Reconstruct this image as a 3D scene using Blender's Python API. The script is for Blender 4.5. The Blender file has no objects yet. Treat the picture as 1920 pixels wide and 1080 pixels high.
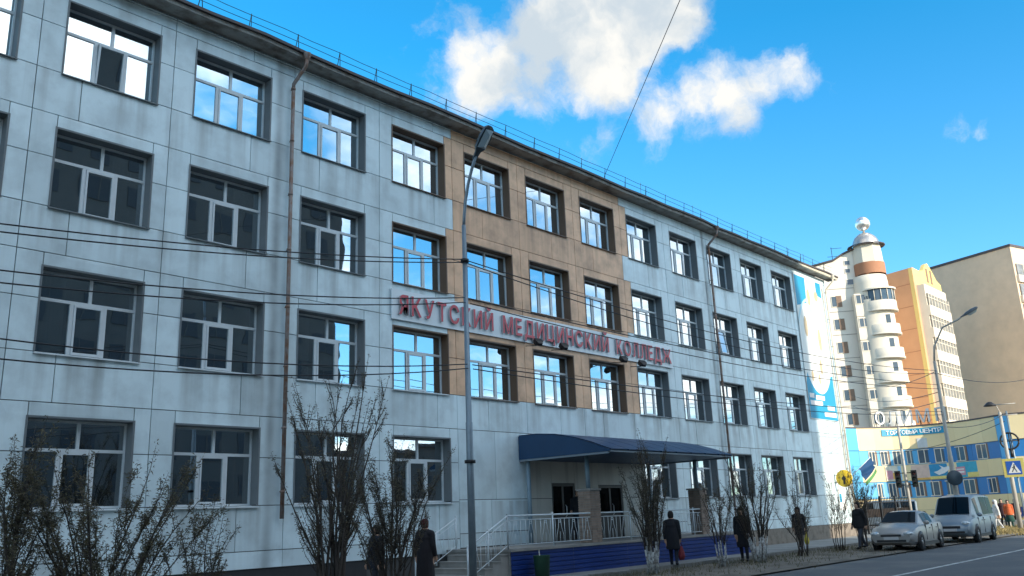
import bpy, bmesh, math, random
from mathutils import Vector, Matrix
import numpy as np
R = math.radians
random.seed(11)
rng = random.Random(5)
scene = bpy.context.scene
col = scene.collection

# ------------------------------------------------------------------ camera
CAM = np.array([-6.72, -19.88, 1.70]); AZ, EL, RO = R(41.96), R(14.87), R(-2.35); FPX = 1633.7
_f = np.array([math.cos(EL)*math.cos(AZ), math.cos(EL)*math.sin(AZ), math.sin(EL)])
_r0 = np.array([math.sin(AZ), -math.cos(AZ), 0.0]); _u0 = np.cross(_r0, _f)
_r = math.cos(RO)*_r0+math.sin(RO)*_u0; _u = -math.sin(RO)*_r0+math.cos(RO)*_u0
cd = bpy.data.cameras.new('camera'); cam = bpy.data.objects.new('camera', cd); col.objects.link(cam)
cd.sensor_width = 36.0; cd.lens = FPX*36.0/1920.0; cd.clip_start = 0.1; cd.clip_end = 3000
cam.matrix_world = Matrix(((_r[0], _u[0], -_f[0], CAM[0]), (_r[1], _u[1], -_f[1], CAM[1]), (_r[2], _u[2], -_f[2], CAM[2]), (0, 0, 0, 1)))
scene.camera = cam

def ray(x, y):
    d = _f+_r*(x-960)/FPX-_u*(y-540)/FPX
    return d/np.linalg.norm(d)
def onY(x, y, Y=0.0):
    d = ray(x, y); return Vector(CAM+d*(Y-CAM[1])/d[1])
def onX(x, y, X=0.0):
    d = ray(x, y); return Vector(CAM+d*(X-CAM[0])/d[0])
def atd(x, y, dist):
    d = ray(x, y); d = d/math.hypot(d[0], d[1]); return Vector(CAM+d*dist)

# ------------------------------------------------------------------ sky, sun, exposure
SUN_EL = R(19.0); SUN_H = Vector((-0.09, -1.0, 0)).normalized()
SUN = Vector((SUN_H.x*math.cos(SUN_EL), SUN_H.y*math.cos(SUN_EL), math.sin(SUN_EL)))
SKY_STRENGTH = 0.15; CLOUD = 2.75; EXPOSURE = 1.38
sd = bpy.data.lights.new('sun', 'SUN'); sd.energy = 2.5; sd.angle = R(0.7); sd.color = (1.0, 0.90, 0.74)
sun = bpy.data.objects.new('sun', sd); col.objects.link(sun)
sun.rotation_euler = SUN.to_track_quat('Z', 'Y').to_euler(); sun.location = (0, 0, 60)
scene.view_settings.view_transform = 'Standard'; scene.view_settings.look = 'None'
scene.view_settings.exposure = EXPOSURE; scene.view_settings.gamma = 1.0; scene.view_settings.use_curve_mapping = False
scene.render.engine = 'CYCLES'; scene.render.resolution_x = 1024; scene.render.resolution_y = 576

world = bpy.data.worlds.new('World'); scene.world = world; world.use_nodes = True
wn = world.node_tree.nodes; wl = world.node_tree.links; wn.clear()
def wnode(t, **kw):
    n = wn.new(t)
    for k, v in kw.items(): setattr(n, k, v)
    return n
def wmath(op, a, b=None, c=None):
    n = wnode('ShaderNodeMath', operation=op)
    for i, v in enumerate((a, b, c)):
        if v is None: continue
        if isinstance(v, (int, float)): n.inputs[i].default_value = v
        else: wl.new(v, n.inputs[i])
    return n.outputs[0]
def wrange(v, a, b, c=0.0, d=1.0):
    n = wnode('ShaderNodeMapRange', interpolation_type='SMOOTHSTEP')
    wl.new(v, n.inputs[0])
    for i, q in enumerate((a, b, c, d)): n.inputs[i+1].default_value = q
    return n.outputs[0]
sky = wnode('ShaderNodeTexSky', sky_type='NISHITA', sun_disc=False, sun_elevation=SUN_EL,
            sun_rotation=math.atan2(SUN_H.x, SUN_H.y), altitude=100, air_density=1.0, dust_density=0.35, ozone_density=2.2)
tint = wnode('ShaderNodeMix', data_type='RGBA', blend_type='MULTIPLY'); tint.inputs[0].default_value = 1.0
wl.new(sky.outputs[0], tint.inputs[6]); tcz = wnode('ShaderNodeTexCoord'); tsp = wnode('ShaderNodeSeparateXYZ'); wl.new(tcz.outputs['Generated'], tsp.inputs[0])
tel = wnode('ShaderNodeMapRange'); wl.new(tsp.outputs[2], tel.inputs[0]); tel.inputs[1].default_value = 0.02; tel.inputs[2].default_value = 0.5
tmx = wnode('ShaderNodeMix', data_type='RGBA'); wl.new(tel.outputs[0], tmx.inputs[0]); tmx.inputs[6].default_value = (0.50, 0.68, 0.82, 1); tmx.inputs[7].default_value = (0.10, 0.67, 0.85, 1); wl.new(tmx.outputs[2], tint.inputs[7])
tc = wnode('ShaderNodeTexCoord'); DIR = tc.outputs['Generated']
def wnoise(vec, scale, detail=6.0, rough=0.55):
    n = wnode('ShaderNodeTexNoise'); wl.new(vec, n.inputs['Vector'])
    n.inputs['Scale'].default_value = scale; n.inputs['Detail'].default_value = detail; n.inputs['Roughness'].default_value = rough
    return n
def vmath(op, a, b):
    n = wnode('ShaderNodeVectorMath', operation=op)
    for i, v in enumerate((a, b)):
        if isinstance(v, tuple): n.inputs[i].default_value = v
        else: wl.new(v, n.inputs[i])
    return n
warp = vmath('SUBTRACT', wnoise(DIR, 13.0, 6.0, 0.62).outputs['Color'], (0.5, 0.5, 0.5)).outputs[0]
wscale = wnode('ShaderNodeVectorMath', operation='SCALE'); wl.new(warp, wscale.inputs[0]); wscale.inputs[3].default_value = 0.055
WD = vmath('NORMALIZE', vmath('ADD', DIR, wscale.outputs[0]).outputs[0], (0, 0, 0)).outputs[0]
# the cumulus seen above the roof: lobes (pixel direction, angular radius in pixels, weight)
LOBES = [(838, 62, 62, .62), (880, 45, 40, .5), (862, 150, 62, .9), (905, 120, 58, .95), (950, 150, 70, 1.0), (1000, 185, 52, .9), (985, 80, 62, 1.0), (975, 50, 40, .85), (905, 185, 48, .7),
         (1060, 40, 70, 1.1), (1100, 90, 95, 1.15), (1150, 40, 95, 1.1), (1120, 150, 60, 1.0), (1170, 110, 62, .95), (1225, 30, 75, .95), (1285, 20, 58, .8), (1300, 55, 36, .55), (1070, -60, 120, 1.1), (1200, -60, 120, 1.0), (1150, 175, 40, .7),
         (1215, 205, 50, .75), (1270, 180, 50, .85), (1330, 160, 52, .9), (1390, 150, 50, .9), (1450, 140, 50, .95), (1500, 140, 42, .85), (1545, 158, 30, .5), (1400, 205, 45, .6), (1340, 225, 50, .75), (1390, 238, 34, .55),
         (1220, 255, 46, .7), (1160, 225, 42, .45), (1072, 268, 30, .55), (1125, 275, 34, .45), (1785, 236, 26, .8), (1850, 240, 18, .75), (748, 97, 22, .45), (715, 130, 26, .32)]
field = None
for (px, py, rad, w) in LOBES:
    d = ray(px, py); a = rad/FPX
    dot = wnode('ShaderNodeVectorMath', operation='DOT_PRODUCT'); wl.new(WD, dot.inputs[0]); dot.inputs[1].default_value = tuple(d)
    m = wrange(dot.outputs['Value'], math.cos(a*1.4), math.cos(0.0), 0.0, w*0.80)
    field = m if field is None else wmath('ADD', field, m)
# the broken cloud field over the rest of the sky
sep = wnode('ShaderNodeSeparateXYZ'); wl.new(DIR, sep.inputs[0])
zc = wmath('ADD', wmath('MAXIMUM', sep.outputs[2], 0.0), 0.16)
comb = wnode('ShaderNodeCombineXYZ'); wl.new(wmath('DIVIDE', sep.outputs[0], zc), comb.inputs[0]); wl.new(wmath('DIVIDE', sep.outputs[1], zc), comb.inputs[1])
big = wnoise(vmath('ADD', comb.outputs[0], (3.7, 1.9, 0.0)).outputs[0], 0.85, 7.0, 0.56).outputs['Fac']
vd = wnode('ShaderNodeVectorMath', operation='DOT_PRODUCT'); wl.new(DIR, vd.inputs[0]); vd.inputs[1].default_value = tuple(ray(1180, 330))
clear = wrange(vd.outputs['Value'], math.cos(R(46)), math.cos(R(30)), 1.0, 0.0)
rest = wmath('MULTIPLY', wrange(big, 0.435, 0.62, 0.0, 1.0), clear)
fine = wnoise(WD, 17.0, 12.0, 0.68).outputs['Fac']
edge = wmath('MULTIPLY', wmath('SUBTRACT', fine, 0.5), 2.9)
seen = wmath('MULTIPLY', wrange(wmath('ADD', field, edge), 0.32, 1.95, 0.0, 0.97), wrange(field, 0.02, 0.3))
cloud = wmath('MAXIMUM', seen, rest)
cshade = wrange(wnoise(WD, 10.0, 7.0, 0.55).outputs['Fac'], 0.36, 0.60)
ccol = wnode('ShaderNodeMix', data_type='RGBA'); wl.new(cshade, ccol.inputs[0])
ccol.inputs[6].default_value = (0.60*CLOUD, 0.68*CLOUD, 0.74*CLOUD, 1); ccol.inputs[7].default_value = (1.0*CLOUD, 0.97*CLOUD, 0.90*CLOUD, 1)
sdot = wnode('ShaderNodeVectorMath', operation='DOT_PRODUCT'); wl.new(DIR, sdot.inputs[0]); sdot.inputs[1].default_value = tuple(SUN)
glow = wnode('ShaderNodeVectorMath', operation='SCALE'); wl.new(ccol.outputs[2], glow.inputs[0]); wl.new(wrange(sdot.outputs['Value'], -0.3, 1.0, 1.0, 3.3), glow.inputs[3])  # clouds brightened toward the sun, as extra fill on the shaded facade
smix = wnode('ShaderNodeMix', data_type='RGBA'); wl.new(cloud, smix.inputs[0]); wl.new(tint.outputs[2], smix.inputs[6]); wl.new(glow.outputs[0], smix.inputs[7])
bg = wnode('ShaderNodeBackground'); bg.inputs[1].default_value = SKY_STRENGTH; wl.new(smix.outputs[2], bg.inputs[0])
wo = wnode('ShaderNodeOutputWorld'); wl.new(bg.outputs[0], wo.inputs[0])

# ------------------------------------------------------------------ materials
def mat(name, c, rough=0.6, metal=0.0, var=0.12, scale=3.0, c2=None, f2=0.5, rnd=0.0, bump=0.0, bscale=40.0, stretch=None, spec=0.5, streak=None, band_x=None):
    """procedural material: base colour with noise variation, an optional second colour in patches, vertical streaks, bump"""
    m = bpy.data.materials.new(name); m.use_nodes = True
    nt = m.node_tree; N = nt.nodes; L = nt.links; b = N['Principled BSDF']
    b.inputs['Roughness'].default_value = rough; b.inputs['Metallic'].default_value = metal; b.inputs['Specular IOR Level'].default_value = spec
    geo = N.new('ShaderNodeNewGeometry')
    mp = N.new('ShaderNodeMapping'); L.new(geo.outputs['Position'], mp.inputs[0])
    if stretch: mp.inputs['Scale'].default_value = stretch
    nz = N.new('ShaderNodeTexNoise'); L.new(mp.outputs[0], nz.inputs['Vector']); nz.inputs['Scale'].default_value = scale; nz.inputs['Detail'].default_value = 7; nz.inputs['Roughness'].default_value = 0.6
    mx = N.new('ShaderNodeMix'); mx.data_type = 'RGBA'
    mr = N.new('ShaderNodeMapRange'); L.new(nz.outputs['Fac'], mr.inputs[0])
    if c2 is None:
        c2 = tuple(min(1, v*(1-2.2*var)) for v in c); mr.inputs[1].default_value = 0.3; mr.inputs[2].default_value = 0.75; mr.inputs[4].default_value = 0.8
    else:
        mr.inputs[1].default_value = f2-0.1; mr.inputs[2].default_value = f2+0.12
    L.new(mr.outputs[0], mx.inputs[0]); mx.inputs[6].default_value = (*c, 1); mx.inputs[7].default_value = (*c2, 1)
    out = mx.outputs[2]
    if rnd:
        oi = N.new('ShaderNodeObjectInfo'); hv = N.new('ShaderNodeHueSaturation')
        r2 = N.new('ShaderNodeMapRange'); L.new(oi.outputs['Random'], r2.inputs[0]); r2.inputs[3].default_value = 1-rnd; r2.inputs[4].default_value = 1+rnd
        L.new(r2.outputs[0], hv.inputs['Value']); L.new(out, hv.inputs['Color']); out = hv.outputs[0]
    if streak:
        sc, scol, lo, hi, zref = streak
        m2 = N.new('ShaderNodeMapping'); L.new(geo.outputs['Position'], m2.inputs[0]); m2.inputs['Scale'].default_value = (sc, sc, sc*0.05)
        n2 = N.new('ShaderNodeTexNoise'); L.new(m2.outputs[0], n2.inputs['Vector']); n2.inputs['Scale'].default_value = 1.0; n2.inputs['Detail'].default_value = 5
        r3 = N.new('ShaderNodeMapRange'); L.new(n2.outputs['Fac'], r3.inputs[0]); r3.inputs[1].default_value = lo; r3.inputs[2].default_value = hi
        fac = r3.outputs[0]
        if zref is not None:      # run-off marks below each row of sills
            sp = N.new('ShaderNodeSeparateXYZ'); L.new(geo.outputs['Position'], sp.inputs[0])
            a = N.new('ShaderNodeMath'); a.operation = 'SUBTRACT'; L.new(sp.outputs[2], a.inputs[0]); a.inputs[1].default_value = zref
            d = N.new('ShaderNodeMath'); d.operation = 'DIVIDE'; L.new(a.outputs[0], d.inputs[0]); d.inputs[1].default_value = 3.3
            fr = N.new('ShaderNodeMath'); fr.operation = 'FRACT'; L.new(d.outputs[0], fr.inputs[0])
            r4 = N.new('ShaderNodeMapRange'); L.new(fr.outputs[0], r4.inputs[0]); r4.inputs[1].default_value = 0.5; r4.inputs[2].default_value = 1.0; r4.inputs[3].default_value = 0.15
            mu = N.new('ShaderNodeMath'); mu.operation = 'MULTIPLY'; L.new(fac, mu.inputs[0]); L.new(r4.outputs[0], mu.inputs[1]); fac = mu.outputs[0]
        m3 = N.new('ShaderNodeMix'); m3.data_type = 'RGBA'; L.new(fac, m3.inputs[0]); L.new(out, m3.inputs[6]); m3.inputs[7].default_value = (*scol, 1); out = m3.outputs[2]
    for (sx, sw) in (band_x or ()):      # dark vertical band beside a drainpipe, fading sideways
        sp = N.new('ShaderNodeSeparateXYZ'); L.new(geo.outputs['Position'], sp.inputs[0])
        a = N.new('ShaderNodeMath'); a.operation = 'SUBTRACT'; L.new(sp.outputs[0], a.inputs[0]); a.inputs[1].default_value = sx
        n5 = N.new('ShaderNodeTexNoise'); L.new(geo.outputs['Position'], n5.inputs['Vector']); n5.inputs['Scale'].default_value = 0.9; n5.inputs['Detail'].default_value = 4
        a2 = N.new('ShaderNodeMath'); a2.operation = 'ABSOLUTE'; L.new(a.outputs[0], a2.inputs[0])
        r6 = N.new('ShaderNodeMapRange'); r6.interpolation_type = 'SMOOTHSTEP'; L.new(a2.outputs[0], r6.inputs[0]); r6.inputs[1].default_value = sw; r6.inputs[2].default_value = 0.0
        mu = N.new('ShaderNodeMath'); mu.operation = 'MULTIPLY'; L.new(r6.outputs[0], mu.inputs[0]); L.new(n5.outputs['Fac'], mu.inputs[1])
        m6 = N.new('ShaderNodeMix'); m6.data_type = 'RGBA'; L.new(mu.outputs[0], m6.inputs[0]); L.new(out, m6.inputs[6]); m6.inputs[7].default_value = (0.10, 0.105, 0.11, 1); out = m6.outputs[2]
    L.new(out, b.inputs['Base Color'])
    if bump:
        n4 = N.new('ShaderNodeTexNoise'); L.new(mp.outputs[0], n4.inputs['Vector']); n4.inputs['Scale'].default_value = bscale; n4.inputs['Detail'].default_value = 6
        bp = N.new('ShaderNodeBump'); bp.inputs['Strength'].default_value = bump; bp.inputs['Distance'].default_value = 0.02; L.new(n4.outputs['Fac'], bp.inputs['Height']); L.new(bp.outputs[0], b.inputs['Normal'])
    return m
def glass_mat(name, refl, through, tint=(0.9, 0.97, 1.0), top=0.95):
    m = bpy.data.materials.new(name); m.use_nodes = True
    nt = m.node_tree; N = nt.nodes; L = nt.links; N.remove(N['Principled BSDF']); o = N['Material Output']
    t = N.new('ShaderNodeBsdfTransparent'); t.inputs[0].default_value = (*through, 1)
    g = N.new('ShaderNodeBsdfGlossy'); g.inputs['Roughness'].default_value = 0.012; g.inputs[0].default_value = (*tint, 1)
    geo = N.new('ShaderNodeNewGeometry'); nz = N.new('ShaderNodeTexNoise'); L.new(geo.outputs['Position'], nz.inputs['Vector']); nz.inputs['Scale'].default_value = 1.6; nz.inputs['Detail'].default_value = 1
    bp = N.new('ShaderNodeBump'); bp.inputs['Strength'].default_value = 0.012; bp.inputs['Distance'].default_value = 0.1; L.new(nz.outputs['Fac'], bp.inputs['Height']); L.new(bp.outputs[0], g.inputs['Normal'])
    fr = N.new('ShaderNodeFresnel'); fr.inputs[0].default_value = 1.5
    mr = N.new('ShaderNodeMapRange'); L.new(fr.outputs[0], mr.inputs[0]); mr.inputs[1].default_value = 0.04; mr.inputs[2].default_value = 0.4; mr.inputs[3].default_value = refl; mr.inputs[4].default_value = top
    mx = N.new('ShaderNodeMixShader'); L.new(mr.outputs[0], mx.inputs[0]); L.new(t.outputs[0], mx.inputs[1]); L.new(g.outputs[0], mx.inputs[2]); L.new(mx.outputs[0], o.inputs[0])
    return m
ZB = 2.294
M = {}
M['panel'] = mat('white_cladding', (0.63, 0.735, 0.765), 0.40, 0.0, 0.11, 1.1, c2=(0.49, 0.57, 0.595), f2=0.56, rnd=0.10, bump=0.05, bscale=3.0, streak=(2.4, (0.21, 0.215, 0.205), 0.45, 0.82, ZB), band_x=((5.82, .24), (29.15, .2)))
M['panel_beige'] = mat('beige_cladding', (0.60, 0.57, 0.50), 0.45, 0.0, 0.08, 0.8, rnd=0.05, bump=0.05, bscale=3.0, streak=(3.0, (0.3, 0.27, 0.23), 0.55, 0.8, None))
M['panel_orange'] = mat('ochre_cladding', (0.76, 0.45, 0.265), 0.45, 0.0, 0.13, 1.2, c2=(0.50, 0.29, 0.17), f2=0.54, rnd=0.06, bump=0.05, bscale=3.0, streak=(2.6, (0.24, 0.13, 0.07), 0.42, 0.82, ZB))
M['joint'] = mat('wall_behind_cladding', (0.07, 0.07, 0.07), 0.9)
M['reveal'] = mat('grey_reveal_metal', (0.15, 0.17, 0.18), 0.5, 0.0, 0.1, 2.0)
M['reveal_brown'] = mat('brown_reveal_metal', (0.15, 0.09, 0.055), 0.5, 0.0, 0.1, 2.0)
M['frame'] = mat('white_window_plastic', (0.62, 0.66, 0.68), 0.35, 0.0, 0.06, 4.0)
M['glass'] = glass_mat('window_glass', 0.55, (0.42, 0.46, 0.48))
M['room'] = mat('dim_room_wall', (0.10, 0.10, 0.095), 0.9)
M['curtain'] = mat('pale_curtain', (0.55, 0.6, 0.62), 0.9, 0, 0.1, 5)
M['curtain_blue'] = mat('blue_curtain', (0.03, 0.10, 0.28), 0.9, 0, 0.1, 5)
M['cornice'] = mat('stained_cornice', (0.36, 0.34, 0.31), 0.8, 0, 0.2, 2.0, c2=(0.16, 0.125, 0.10), f2=0.56, bump=0.2, bscale=12)
M['roof'] = mat('dark_roof_sheet', (0.075, 0.065, 0.07), 0.6, 0.2, 0.2, 2.0, c2=(0.12, 0.07, 0.045), f2=0.6)
M['rust'] = mat('rusty_pipe', (0.24, 0.20, 0.185), 0.6, 0.3, 0.2, 5.0, c2=(0.19, 0.095, 0.055), f2=0.52)
M['cream_pipe'] = mat('cream_pipe', (0.66, 0.58, 0.47), 0.5, 0.0, 0.1, 4.0)
M['rail_green'] = mat('green_grey_iron', (0.05, 0.09, 0.085), 0.6, 0.3)
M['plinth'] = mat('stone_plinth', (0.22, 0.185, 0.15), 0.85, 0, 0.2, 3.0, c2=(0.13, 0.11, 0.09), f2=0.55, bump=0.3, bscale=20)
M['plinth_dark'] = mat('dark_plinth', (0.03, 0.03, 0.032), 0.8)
M['sign'] = mat('sign_board_white', (0.72, 0.77, 0.80), 0.4, 0, 0.05, 1.0)
M['red'] = mat('red_letter_face', (0.56, 0.055, 0.075), 0.4, 0, 0.12, 3.0)
M['letter_side'] = mat('letter_side_grey', (0.42, 0.40, 0.41), 0.5)
M['black'] = mat('black_metal', (0.02, 0.02, 0.022), 0.5, 0.2)
M['canopy'] = mat('blue_canopy_sheet', (0.010, 0.052, 0.13), 0.45, 0, 0.12, 1.5)
M['canopy_under'] = mat('pale_canopy_edge', (0.20, 0.25, 0.29), 0.6)
M['siding'] = mat('deep_blue_siding', (0.008, 0.035, 0.19), 0.35, 0, 0.15, 2.0, rnd=0.06)
M['post_blue'] = mat('grey_blue_post', (0.22, 0.31, 0.37), 0.45, 0.1, 0.15, 4)
M['brick'] = mat('pillar_brick', (0.33, 0.25, 0.20), 0.85, 0, 0.2, 6, rnd=0.15)
M['concrete'] = mat('worn_concrete', (0.30, 0.29, 0.27), 0.9, 0, 0.18, 2.5, bump=0.2, bscale=30)
M['silver'] = mat('silver_rail_paint', (0.66, 0.72, 0.75), 0.4, 0.1, 0.08, 6)
M['asphalt'] = mat('asphalt', (0.085, 0.09, 0.095), 0.85, 0, 0.16, 0.45, c2=(0.14, 0.137, 0.13), f2=0.55, bump=0.35, bscale=60)
M['dirt'] = mat('bare_dirt', (0.17, 0.145, 0.115), 0.95, 0, 0.2, 0.9, c2=(0.10, 0.085, 0.065), f2=0.52, bump=0.5, bscale=9)
M['ground'] = mat('dusty_ground', (0.23, 0.205, 0.165), 0.95, 0, 0.2, 0.25, c2=(0.16, 0.14, 0.10), f2=0.55, bump=0.3, bscale=6)
M['paving'] = mat('pavement', (0.25, 0.25, 0.24), 0.85, 0, 0.15, 1.2, rnd=0.08, bump=0.15, bscale=25)
M['kerb'] = mat('kerb_stone', (0.22, 0.215, 0.20), 0.9, 0, 0.2, 4, rnd=0.12, bump=0.2)
M['paint'] = mat('worn_road_paint', (0.52, 0.52, 0.5), 0.8, 0, 0.2, 3, c2=(0.14, 0.14, 0.14), f2=0.58)
M['grass'] = mat('dry_grass', (0.12, 0.10, 0.045), 0.9, 0, 0.3, 3, c2=(0.07, 0.075, 0.03), f2=0.5)
M['bark'] = mat('shrub_bark', (0.07, 0.056, 0.047), 0.9, 0, 0.25, 20)
M['white_bark'] = mat('whitewashed_bark', (0.50, 0.51, 0.50), 0.9, 0, 0.25, 14, c2=(0.15, 0.13, 0.12), f2=0.52)
M['leaf_a'] = mat('olive_brown_leaf', (0.125, 0.098, 0.048), 0.7, 0, 0.25, 4, c2=(0.075, 0.07, 0.036), f2=0.5)
M['leaf_b'] = mat('dark_dry_leaf', (0.07, 0.062, 0.042), 0.7, 0, 0.25, 4, c2=(0.11, 0.08, 0.048), f2=0.55)
M['galv'] = mat('galvanised_pole', (0.23, 0.29, 0.335), 0.45, 0.35, 0.12, 5)
M['lamp_head'] = mat('lamp_housing', (0.06, 0.085, 0.105), 0.4, 0.2)
M['lamp_lens'] = mat('lamp_lens_plastic', (0.30, 0.38, 0.42), 0.25)
M['wire'] = mat('black_cable', (0.015, 0.015, 0.018), 0.6)
M['ltpole'] = mat('pale_concrete_pole', (0.46, 0.43, 0.38), 0.8, 0, 0.12, 3)
M['car_silver'] = mat('silver_car_paint', (0.36, 0.345, 0.33), 0.35, 0.4, 0.05, 2)
M['car_blue'] = mat('blue_grey_car_paint', (0.24, 0.29, 0.33), 0.35, 0.4, 0.06, 2)
M['car_white'] = mat('white_car_paint', (0.70, 0.70, 0.68), 0.3, 0.1, 0.04, 2)
M['car_glass'] = glass_mat('car_glass', 0.03, (0.03, 0.033, 0.036), top=0.13)
M['tyre'] = mat('tyre_rubber', (0.02, 0.02, 0.02), 0.85)
M['rim'] = mat('wheel_rim', (0.30, 0.30, 0.31), 0.4, 0.6)
M['trim'] = mat('black_car_trim', (0.02, 0.02, 0.022), 0.5)
M['headlight'] = mat('headlight_lens', (0.55, 0.60, 0.62), 0.15, 0.3, 0.05, 5)
M['taillight'] = mat('red_tail_lens', (0.25, 0.01, 0.01), 0.25)
M['plate'] = mat('number_plate', (0.6, 0.6, 0.6), 0.5)

# ------------------------------------------------------------------ helpers
ORG = {}
class MB:
    def __init__(s): s.v = []; s.f = []; s.m = []; s.sm = []
    def add(s, vs, fs, mi=0, smooth=False):
        o = len(s.v); s.v += [tuple(p) for p in vs]; s.f += [tuple(i+o for i in q) for q in fs]; s.m += [mi]*len(fs); s.sm += [smooth]*len(fs); return s
    def box(s, x0, x1, y0, y1, z0, z1, mi=0):
        return s.add([(x0, y0, z0), (x1, y0, z0), (x1, y1, z0), (x0, y1, z0), (x0, y0, z1), (x1, y0, z1), (x1, y1, z1), (x0, y1, z1)],
                     [(0, 3, 2, 1), (4, 5, 6, 7), (0, 1, 5, 4), (1, 2, 6, 5), (2, 3, 7, 6), (3, 0, 4, 7)], mi)
    def fbox(s, o, ex, ey, x0, x1, y0, y1, z0, z1, mi=0):
        """box in a frame: origin o, horizontal axes ex, ey, and z"""
        P = [o+ex*x+ey*y+Vector((0, 0, z)) for z in (z0, z1) for (x, y) in ((x0, y0), (x1, y0), (x1, y1), (x0, y1))]
        return s.add(P, [(0, 3, 2, 1), (4, 5, 6, 7), (0, 1, 5, 4), (1, 2, 6, 5), (2, 3, 7, 6), (3, 0, 4, 7)], mi)
    def tube(s, pts, r, n=6, mi=0, cap=True, smooth=True):
        pts = [Vector(p) for p in pts]; k = len(pts)
        rs = r if isinstance(r, (list, tuple)) else [r]*k
        base = []; prev = None
        for i, p in enumerate(pts):
            t = (pts[min(i+1, k-1)]-pts[max(i-1, 0)]).normalized()
            a = prev if prev is not None else (Vector((0, 0, 1)) if abs(t.z) < 0.9 else Vector((1, 0, 0)))
            a = (a-t*a.dot(t)).normalized(); prev = a; b = t.cross(a)
            for j in range(n):
                q = 2*math.pi*j/n; base.append(p+(a*math.cos(q)+b*math.sin(q))*rs[i])
        fs = [(i*n+j, i*n+(j+1) % n, (i+1)*n+(j+1) % n, (i+1)*n+j) for i in range(k-1) for j in range(n)]
        s.add(base, fs, mi, smooth)
        if cap:
            o = len(s.v)-len(base); s.f += [tuple(o+j for j in reversed(range(n))), tuple(o+(k-1)*n+j for j in range(n))]; s.m += [mi, mi]; s.sm += [False, False]
        return s
    def lathe(s, c, prof, n=16, mi=0, axis='Z', smooth=True, a0=0.0, a1=2*math.pi):
        """prof: (radius, height) pairs about a vertical (or X/Y) axis through c"""
        c = Vector(c); full = abs(a1-a0-2*math.pi) < 1e-6; m = n if full else n+1; vs = []
        for (r, h) in prof:
            for j in range(m):
                q = a0+(a1-a0)*j/n; x, y = r*math.cos(q), r*math.sin(q)
                vs.append(c+(Vector((x, y, h)) if axis == 'Z' else Vector((h, x, y)) if axis == 'X' else Vector((x, h, y))))
        fs = [(i*m+j, i*m+(j+1) % m, (i+1)*m+(j+1) % m, (i+1)*m+j) for i in range(len(prof)-1) for j in range(n)]
        return s.add(vs, fs, mi, smooth)
    def prism(s, poly, o, ex, ez, en, depth, mi=0, smooth=False):
        """polygon (a,b) in the plane o+a*ex+b*ez, extruded by depth along en"""
        k = len(poly); P = [o+ex*a+ez*b for a, b in poly]; Q = [p+en*depth for p in P]
        return s.add(P+Q, [tuple(range(k)), tuple(reversed(range(k, 2*k)))]+[(i, i+k, (i+1) % k+k, (i+1) % k) for i in range(k)], mi, smooth)
    def ball(s, c, r, n=10, mi=0):
        rx, ry, rz = r if isinstance(r, (list, tuple)) else (r, r, r); c = Vector(c); vs = []; h = n//2+1
        for i in range(h):
            t = math.pi*i/(h-1)
            for j in range(n):
                q = 2*math.pi*j/n; vs.append(c+Vector((rx*max(1e-4, math.sin(t))*math.cos(q), ry*max(1e-4, math.sin(t))*math.sin(q), rz*math.cos(t))))
        return s.add(vs, [((i+1)*n+j, (i+1)*n+(j+1) % n, i*n+(j+1) % n, i*n+j) for i in range(h-1) for j in range(n)], mi, True)
    def mesh(s, name, mats, off=(0, 0, 0)):
        me = bpy.data.meshes.new(name); o = Vector(off)
        me.from_pydata([tuple(Vector(p)-o) for p in s.v], [], s.f)
        for m in (mats if isinstance(mats, (list, tuple)) else [mats]): me.materials.append(M[m] if isinstance(m, str) else m)
        me.polygons.foreach_set('material_index', s.m); me.polygons.foreach_set('use_smooth', s.sm)
        bm = bmesh.new(); bm.from_mesh(me); bmesh.ops.recalc_face_normals(bm, faces=bm.faces); bm.to_mesh(me); bm.free(); me.update()
        return me
    def build(s, name, mats, parent=None, world=True):
        """link as ONE mesh object; vertices are world coordinates (or local to the parent)"""
        v = np.array([tuple(p) for p in s.v]); c = Vector(((v.min(0)+v.max(0))/2).tolist())
        if parent is None: c.z = float(v[:, 2].min())
        return link(name, s.mesh(name, mats, c), parent, c, world)
def link(name, me, parent, c, world=True):
    o = bpy.data.objects.new(name, me); col.objects.link(o); c = Vector(c)
    if parent is not None:
        o.parent = parent; o.location = c-ORG.get(parent, Vector()) if world else c
    else: o.location = c
    ORG[o] = c
    return o
def tag(o, label=None, cat=None, group=None, kind=None):
    for k, v in (('label', label), ('category', cat), ('group', group), ('kind', kind)):
        if v: o[k] = v
    return o
def thing(name, label, cat, loc=(0, 0, 0), rz=0.0, group=None):
    o = bpy.data.objects.new(name, None); col.objects.link(o); o.location = loc; o.rotation_euler.z = rz; o.empty_display_size = 0.3
    ORG[o] = Vector(loc) if not rz else Vector(); return tag(o, label, cat, group)
X3, Y3, Z3 = Vector((1, 0, 0)), Vector((0, 1, 0)), Vector((0, 0, 1))
def text_mesh(ch, bold=0.0, depth=0.1):
    """glyph mesh scaled to unit height: (vertices, faces, width)"""
    cu = bpy.data.curves.new('glyph', 'FONT'); cu.body = ch; cu.size = 1.0; cu.extrude = depth/2; cu.offset = bold; cu.resolution_u = 3
    ob = bpy.data.objects.new('glyph', cu); col.objects.link(ob)
    dg = bpy.context.evaluated_depsgraph_get(); me = bpy.data.meshes.new_from_object(ob.evaluated_get(dg))
    vs = [v.co.copy() for v in me.vertices]; fs = [tuple(p.vertices) for p in me.polygons]; ns = [p.normal.z for p in me.polygons]
    bpy.data.objects.remove(ob); bpy.data.curves.remove(cu); bpy.data.meshes.remove(me)
    return vs, fs, ns

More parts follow.
